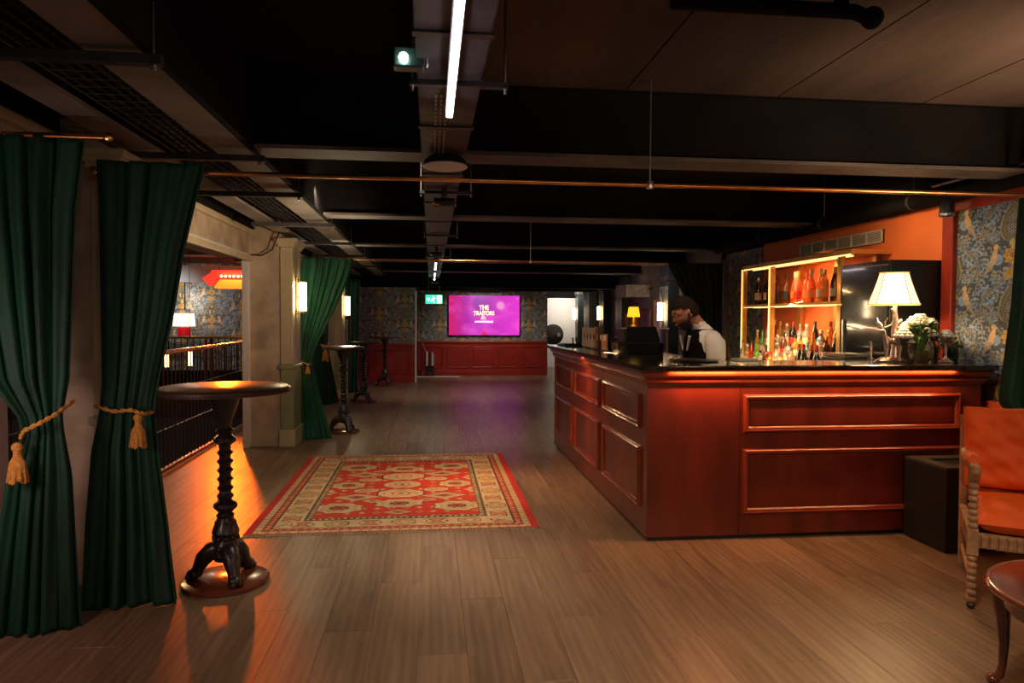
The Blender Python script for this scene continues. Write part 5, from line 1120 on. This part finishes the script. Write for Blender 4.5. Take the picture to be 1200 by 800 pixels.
# ================================================================== ARMCHAIR
t = thing('armchair', 'orange velvet armchair with pale bobbin turned wooden frame at the right edge', 'armchair', (2.80, 3.33, 0), math.atan2(-.58, .81))
# local: +x = viewer right across the seat, +y = towards the back
WC, DC = .66, .68
def bobbin(x, y, z0, z1, r=.024, n=None):
    n = n or max(3, round((z1-z0)/.036)); pr_ = []
    for k in range(n):
        za = z0+(z1-z0)*k/n; h = (z1-z0)/n
        pr_ += [(r*.55, za), (r*.93, za+h*.25), (r, za+h*.5), (r*.93, za+h*.75)]
    pr_.append((r*.55, z1)); return B().lathe(pr_, 14, (x, y, 0))
for x in (0, WC):
    b = bobbin(x, 0, .03, .285); b.obj('front_leg', M_CARVED, t, smooth=True); B().ball((x, 0, .018), .022, 10, 8, sz=.8).obj('foot', M_IRON, t)
    B().box(x-.026, -.026, .285, x+.026, .026, .42).obj('corner_block', M_CARVED, t, bevel=.004)
    bobbin(x, 0, .42, .66, .025).obj('arm_post', M_CARVED, t, smooth=True)
    B().tube([(x, .03, .655), (x, -.01, .70), (x, -.045, .735), (x, -.045, .755)], [.026, .03, .028, .02], 10).obj('arm_scroll', M_CARVED, t, smooth=True)
    B().tube([(x, -.04, .745), (x, .18, .72), (x, .42, .70), (x, DC-.04, .72)], [.024, .022, .022, .024], 10).obj('arm_rail', M_CARVED, t, smooth=True)
    B().tube([(x, .02, .775), (x, .20, .757), (x, .40, .735)], [.028, .033, .026], 10).obj('arm_pad', M_RUST, t, smooth=True)
    B().tube([(x, DC, .03), (x, DC-.02, .4), (x, DC, .70), (x, DC+.05, .93)], [.02, .024, .024, .022], 10).obj('back_post', M_CARVED, t, smooth=True)
    B().box(x-.02, .02, .30, x+.02, DC-.02, .40).obj('side_rail', M_CARVED, t, bevel=.004)
    bobbin(0, 0, .02, DC-.04, .016).map(lambda p, x=x: Vector((x+p.x, p.z, .15+p.y))).obj('stretcher', M_CARVED, t, smooth=True)
fr = B().box(.02, -.018, .325, WC-.02, .018, .40).obj('front_rail', M_CARVED, t, bevel=.003)
nt_ = B().add([(-.011,-.03,.335),(.011,-.03,.335),(.011,-.03,.39),(-.011,-.03,.39),(-.014,-.018,.33),(.014,-.018,.33),(.014,-.018,.395),(-.014,-.018,.395)], [(0,1,2,3),(4,0,3,7),(1,5,6,2),(3,2,6,7),(0,4,5,1)]).obj('carved_flute', M_CARVED, fr); nt_.location = (.05, 0, 0)
for k in range(1, 16):
    c = nt_.copy(); COL.objects.link(c); c.location = (.05+k*.0375, 0, 0)
B().box(.0, DC-.03, .32, WC, DC, .40).obj('back_rail', M_CARVED, t)
def cushion(x0, x1, y0, y1, z0, z1, wr=0, n=26):
    b = B()
    def f(sgn):
        def g(u, v):
            a = 1-abs(2*u-1)**6; c = 1-abs(2*v-1)**6; p = (a*c)**.35
            zc = (z0+z1)/2; h = (z1-z0)/2; w_ = wr*(math.sin(u*15+v*9)*.5+math.sin(v*23-u*6+1)*.4+math.sin((u+v)*31)*.2)*p
            return (x0+(x1-x0)*u, y0+(y1-y0)*v, zc+sgn*(h*p*(.8+.2*a*c)+w_))
        return g
    b.grid(f(1), n, n); b.grid(f(-1), n, n); return b
cushion(.02, WC-.02, -.02, DC-.03, .39, .515, .004).obj('seat_cushion', M_RUST, t, smooth='all')
bk = cushion(0.015, WC-.015, 0, .46, -.05, .06, .014, 40)
bk.map(lambda p: Vector((p.x-.015+.03*(p.y/.46)*(1 if p.x > .33 else -1)*.4, DC-.075-p.z+(p.y*.16), .525+p.y))).obj('back_cushion', M_RUST, t, smooth='all')
B().box(.02, DC-.0, .42, WC-.02, DC+.03, .93).map(lambda p: Vector((p.x, p.y+(p.z-.42)*.1, p.z))).obj('back_panel', M_RUST, t, bevel=.01)
B().tube([(0, DC+.05, .93), (WC/2, DC+.06, .965), (WC, DC+.05, .93)], .024, 10).obj('top_rail', M_CARVED, t, smooth=True)
# ================================================================== SMALL TABLE
t = thing('round_side_table', 'glossy dark red round side table with cabriole legs at the lower right corner', 'side table', (2.49, 2.245, 0), 0)
R_ = .42
B().lathe([(R_-.03, .470), (R_-.008, .474), (R_, .482), (R_+.002, .490), (R_-.006, .497), (R_-.02, .500)], 56).obj('tabletop', M_DKWOOD, t, smooth=True)
for k in range(2): B().lathe([(R_-.006-.008*k, .4965+.0015*k), (R_-.009-.008*k, .5005+.001*k), (R_-.012-.008*k, .4965+.0015*k)], 56).obj('rim_bead', mat('worn_rim', (.30, .14, .09), .2, coat=.8, noise=.2), t, smooth=True)
B().lathe([(R_-.07, .400), (R_-.065, .405), (R_-.065, .470), (R_-.07, .470)], 48).obj('apron', M_DKWOOD, t, smooth=True)
for k in range(4):
    a = math.radians(114)+k*PI/2; ca, sa = math.cos(a), math.sin(a); r0 = R_-.05
    pts = [((r0+d_)*ca, (r0+d_)*sa, z) for d_, z in ((0, .455), (.022, .42), (.03, .37), (.018, .28), (.012, .18), (.016, .09), (.024, .045), (.042, .022))]
    B().tube(pts, [.032, .036, .034, .026, .019, .015, .017, .018], 12).obj('cabriole_leg', M_DKWOOD, t, smooth=True)
    B().ball(((r0+.05)*ca, (r0+.05)*sa, .018), .026, 12, 8, sz=.68).obj('pad_foot', M_DKWOOD, t, smooth=True)
# ================================================================== BARTENDER
t = thing('person', 'bearded bartender in white shirt and black waistcoat looking down behind the bar', 'person', (2.25, 5.72, 0))
# body joints; faces -X
V_ = [(0.06,0,.96),(.07,0,1.08),(.065,0,1.22),(.05,0,1.34),(.02,0,1.42),(-.02,0,1.47)]
E_ = [(0,1),(1,2),(2,3),(3,4),(4,5)]; R2 = [(.125,.15),(.12,.145),(.125,.16),(.11,.15),(.06,.065),(.058,.058)]
def addc(parent, pts, rs):
    p = parent
    for q, r in zip(pts, rs): V_.append(q); R2.append(r); E_.append((p, len(V_)-1)); p = len(V_)-1
    return p
for s in (-1, 1):
    w = addc(3, [(.055, s*.17, 1.345), (.05, s*.225, 1.22), (.02, s*.24, 1.08), (-.10, s*.20, 1.02), (-.21, s*.13, 1.02)], [.062, .054, .045, .038, .027])
    h = addc(w, [(-.26, s*.105, 1.02)], [(.022, .036)])
    for k in range(4):
        dy = s*(.030-.020*k); l = (.075, .085, .08, .062)[k]
        addc(h, [(-.285, s*.10+dy, 1.02), (-.285-l*.5, s*.09+dy, 1.012), (-.285-l, s*.08+dy*.9, .985)], [.0105, .0098, .0085])
    addc(w, [(-.235, s*.085, 1.03), (-.27, s*.06, 1.035)], [.011, .009])
    addc(0, [(.06, s*.10, .88), (.04, s*.11, .50), (.07, s*.11, .09), (-.06, s*.12, .04)], [.095, .065, .045, .038])
def head(sc=1.0):
    b = B()
    n, m = 40, 32; v = []
    for j in range(m+1):
        th = PI*j/m
        for i in range(n):
            ph = 2*PI*i/n; x = math.sin(th)*math.cos(ph); y = math.sin(th)*math.sin(ph); z = math.cos(th)
            X, Y, Z = x*.097, y*.076, z*.118
            if x < 0: X *= 1.03
            # face is +x
            if x > 0:
                fw_ = max(0, x)
                X -= .010*math.exp(-((z+.02)/.10)**2)*fw_*(1-math.exp(-(y/.25)**2))   # eye plane recess
                X += .026*math.exp(-(y/.14)**2)*math.exp(-((z+.18)/.14)**2)*fw_         # nose
                X += .009*math.exp(-((z-.18)/.10)**2)*fw_                             # brow
                X -= .010*(math.exp(-((abs(y)-.35)/.15)**2))*math.exp(-((z-.02)/.09)**2)*fw_
                X += .008*math.exp(-(y/.3)**2)*math.exp(-((z+.48)/.06)**2)*fw_+.006*math.exp(-(y/.3)**2)*math.exp(-((z+.62)/.06)**2)*fw_
                X += .020*math.exp(-(y/.35)**2)*math.exp(-((z+.88)/.16)**2)
            if z < -.2: Y *= 1-.28*(-z-.2); 
            if z < -.3 and x < 0: X *= 1-.35*(-z-.3)
            v.append((X*sc, Y*sc, Z*sc))
    f = [(j*n+i, j*n+(i+1) % n, (j+1)*n+(i+1) % n, (j+1)*n+i) for j in range(m) for i in range(n)]
    b.add(v, f)
    for s in (-1, 1):
        b.lathe([(.008, -.008), (.020, -.004), (.022, .002), (.017, .006), (.010, .003)], 14).v
    return b
def ears():
    b = B()
    for s in (-1, 1): 
        q = B().lathe([(.006, -.006), (.017, -.004), (.020, .002), (.016, .007), (.009, .003)], 16, (0, 0, 0), 1, 1.45)
        q.map(lambda p, s=s: Vector((-.008+p.x*.9, s*(.073+p.z+.004), -.008+p.y))); b.add(q.v, q.f)
    return b
def headxf(p):
    # turn face from +x to -x, bow the head forward
    q = Matrix.Rotation(PI, 4, 'Z') @ (Matrix.Rotation(math.radians(24), 4, 'Y') @ Vector(p))
    return q*1.11+Vector((-.125, 0, 1.553))
hb = B(); h_ = B(); n, m = 40, 32; hh = head(); hb.add(hh.v[:(m+1)*n], hh.f[:m*n])
e_ = ears(); hb.add(e_.v, e_.f); hb.map(headxf)
nb = B().tube([(.03, 0, 1.40), (-.03, 0, 1.47), (-.075, 0, 1.53)], [.062, .058, .06], 16)
# skin modifier splits: keep body continuous by voxel remesh of everything
skinned('body', V_, E_, R2, M_SKIN, t, sub=2, root=0, remesh=.0052, extra=[hb, nb])
def shell(cond, off, m_, name, n=56, mm=44):
    b = B(); v = []; keep = []
    for j in range(mm+1):
        th = PI*j/mm
        for i in range(n):
            ph = 2*PI*i/n; x = math.sin(th)*math.cos(ph); y = math.sin(th)*math.sin(ph); z = math.cos(th); keep.append(cond(x, y, z))
            o_ = off(x, y, z); X, Y, Z = x*(.097+o_), y*(.076+o_), z*(.118+o_)
            if x > 0 and z < -.7: X += .018*math.exp(-(y/.35)**2)
            if z < -.2: Y *= 1-.28*(-z-.2)
            if z < -.3 and x < 0: X *= 1-.35*(-z-.3)
            v.append(headxf((X, Y, Z)))
    f = [(j*n+i, j*n+(i+1) % n, (j+1)*n+(i+1) % n, (j+1)*n+i) for j in range(mm) for i in range(n)]
    f = [q for q in f if all(keep[k] for k in q)]; b.v = [tuple(p) for p in v]; b.f = f
    o = b.obj(name, m_, t, smooth='all', solid=.006); return o
shell(lambda x, y, z: (z > .42 and x > -.2+0*(z)) or (x < -.05 and z > -.38) or (z > .25 and x < .35), lambda x, y, z: .007+.012*max(0, z)*max(0, x+.3)+.004*math.sin(x*30+y*20), M_HAIR, 'hair')
shell(lambda x, y, z: (z < -.30 and x > .05 and not (z > -.42 and abs(y) > .0 and x > .75 and z > -.36)) or (-.45 < z < .05 and .0 < x < .22 and abs(y) > .6), lambda x, y, z: .007+.010*max(0, -z-.5), mat('dark_beard', (.025, .014, .010), .7, noise=.3, bump=.6, bscale=200), 'beard')
for s in (-1, 1):
    b = B().ball((.081, s*.029, .012), .011, 12, 8); b.map(headxf); b.obj('eye', mat('eye_white', (.6, .55, .5), .2), t, smooth=True)
    b = B().ball((.0905, s*.029, .010), .0045, 8, 6); b.map(headxf); b.obj('iris', M_HAIR, t)
    b = B().tube([(.096, s*.012, .030), (.094, s*.03, .036), (.082, s*.048, .030)], .004, 6); b.map(headxf); b.obj('eyebrow', M_HAIR, t)
b = B().tube([(.097, -.022, -.058), (.106, 0, -.055), (.097, .022, -.058)], [.003, .006, .003], 8); b.map(headxf); b.obj('mouth', mat('lips', (.30, .08, .06), .5), t, smooth=True)
def loft(rings, n=32, power=2.4):
    """rings: (z, cx, cy, rx, ry)"""
    def fn(u, v):
        a = 2*PI*u; k = v*(len(rings)-1); j = min(int(k), len(rings)-2); w = k-j
        z, cx, cy, rx, ry = [rings[j][q]*(1-w)+rings[j+1][q]*w for q in range(5)]
        c, s_ = math.cos(a), math.sin(a); r = (abs(c)**power+abs(s_)**power)**(-1/power)
        return (cx+rx*r*c, cy+ry*r*s_, z)
    return B().grid(fn, n, len(rings)*4, closed=True)
loft([(.93, .06, 0, .150, .175), (1.1, .068, 0, .148, .172), (1.22, .063, 0, .148, .185), (1.32, .055, 0, .135, .180), (1.38, .045, 0, .11, .145), (1.425, .028, 0, .072, .082), (1.455, .005, 0, .062, .066)]).obj('shirt', M_SHIRT, t, smooth='all', solid=.003)
loft([(.90, .06, 0, .165, .188), (1.1, .066, 0, .163, .185), (1.22, .060, 0, .163, .180), (1.30, .050, 0, .152, .165), (1.37, .042, 0, .125, .135), (1.415, .034, 0, .088, .098)]).obj('waistcoat', M_VEST, t, smooth='all', solid=.004)
# collar and tie
loft([(1.415, .022, 0, .075, .080), (1.445, .002, 0, .070, .072), (1.478, -.022, 0, .064, .066)], 28, 2).map(lambda p: Vector((p.x, p.y, p.z-(.02 if p.x < -.03 else 0)))).obj('collar', M_SHIRT, t, smooth='all', solid=.004)
for s in (-1, 1):
    B().tube([(.052, s*.135, 1.347), (.055, s*.205, 1.30), (.05, s*.235, 1.20), (.035, s*.245, 1.10), (.01, s*.235, 1.06), (-.08, s*.21, 1.04)], [.070, .082, .078, .068, .058, .05], 18).obj('sleeve', M_SHIRT, t, smooth='all')
    B().tube([(-.125, s*.105, 1.36), (-.123, s*.045, 1.24)], [.012, .008], 6).obj('shirt_front', M_SHIRT, t)
    B().tube([(.06, s*.10, .95), (.05, s*.11, .80), (.04, s*.11, .50), (.07, s*.11, .10)], [.125, .105, .082, .07], 16).obj('trouser_leg', M_TROUS, t, smooth=True)
    B().box(-.13, s*.11-.05, 0.001, .12, s*.11+.05, .085).obj('shoe', M_PLASTIC, t, bevel=.02)
B().tube([(-.085, 0, 1.425), (-.112, 0, 1.34), (-.125, 0, 1.2), (-.118, 0, 1.05)], [.012, .018, .022, .02], 8).obj('tie', M_VEST, t, smooth=True)
t = thing('cocktail_shaker', 'copper cocktail shaker held by the bartender behind the bar', 'shaker', (1.905, 5.72, .93))
B().lathe([(.033, 0), (.042, .10), (.043, .13), (.035, .16), (.020, .19), (.018, .215)], 20).obj('shaker_body', M_COPPER, t, smooth=True); B().lathe([(.021, .215), (.02, .235), (.008, .24)], 16).obj('cap', M_COPPER, t, smooth=True)
t = thing('work_station', 'dark steel under-bar work station in front of the bartender', 'work counter', (0, 0, 0)); B().box(XB+.64, YB+.70, .0, 2.10, 6.6, .88).obj('cabinet', M_BLKMATT, t); B().box(XB+.635, YB+.695, .88, 2.12, 6.62, .92).obj('steel_top', M_STEEL, t, bevel=.003)
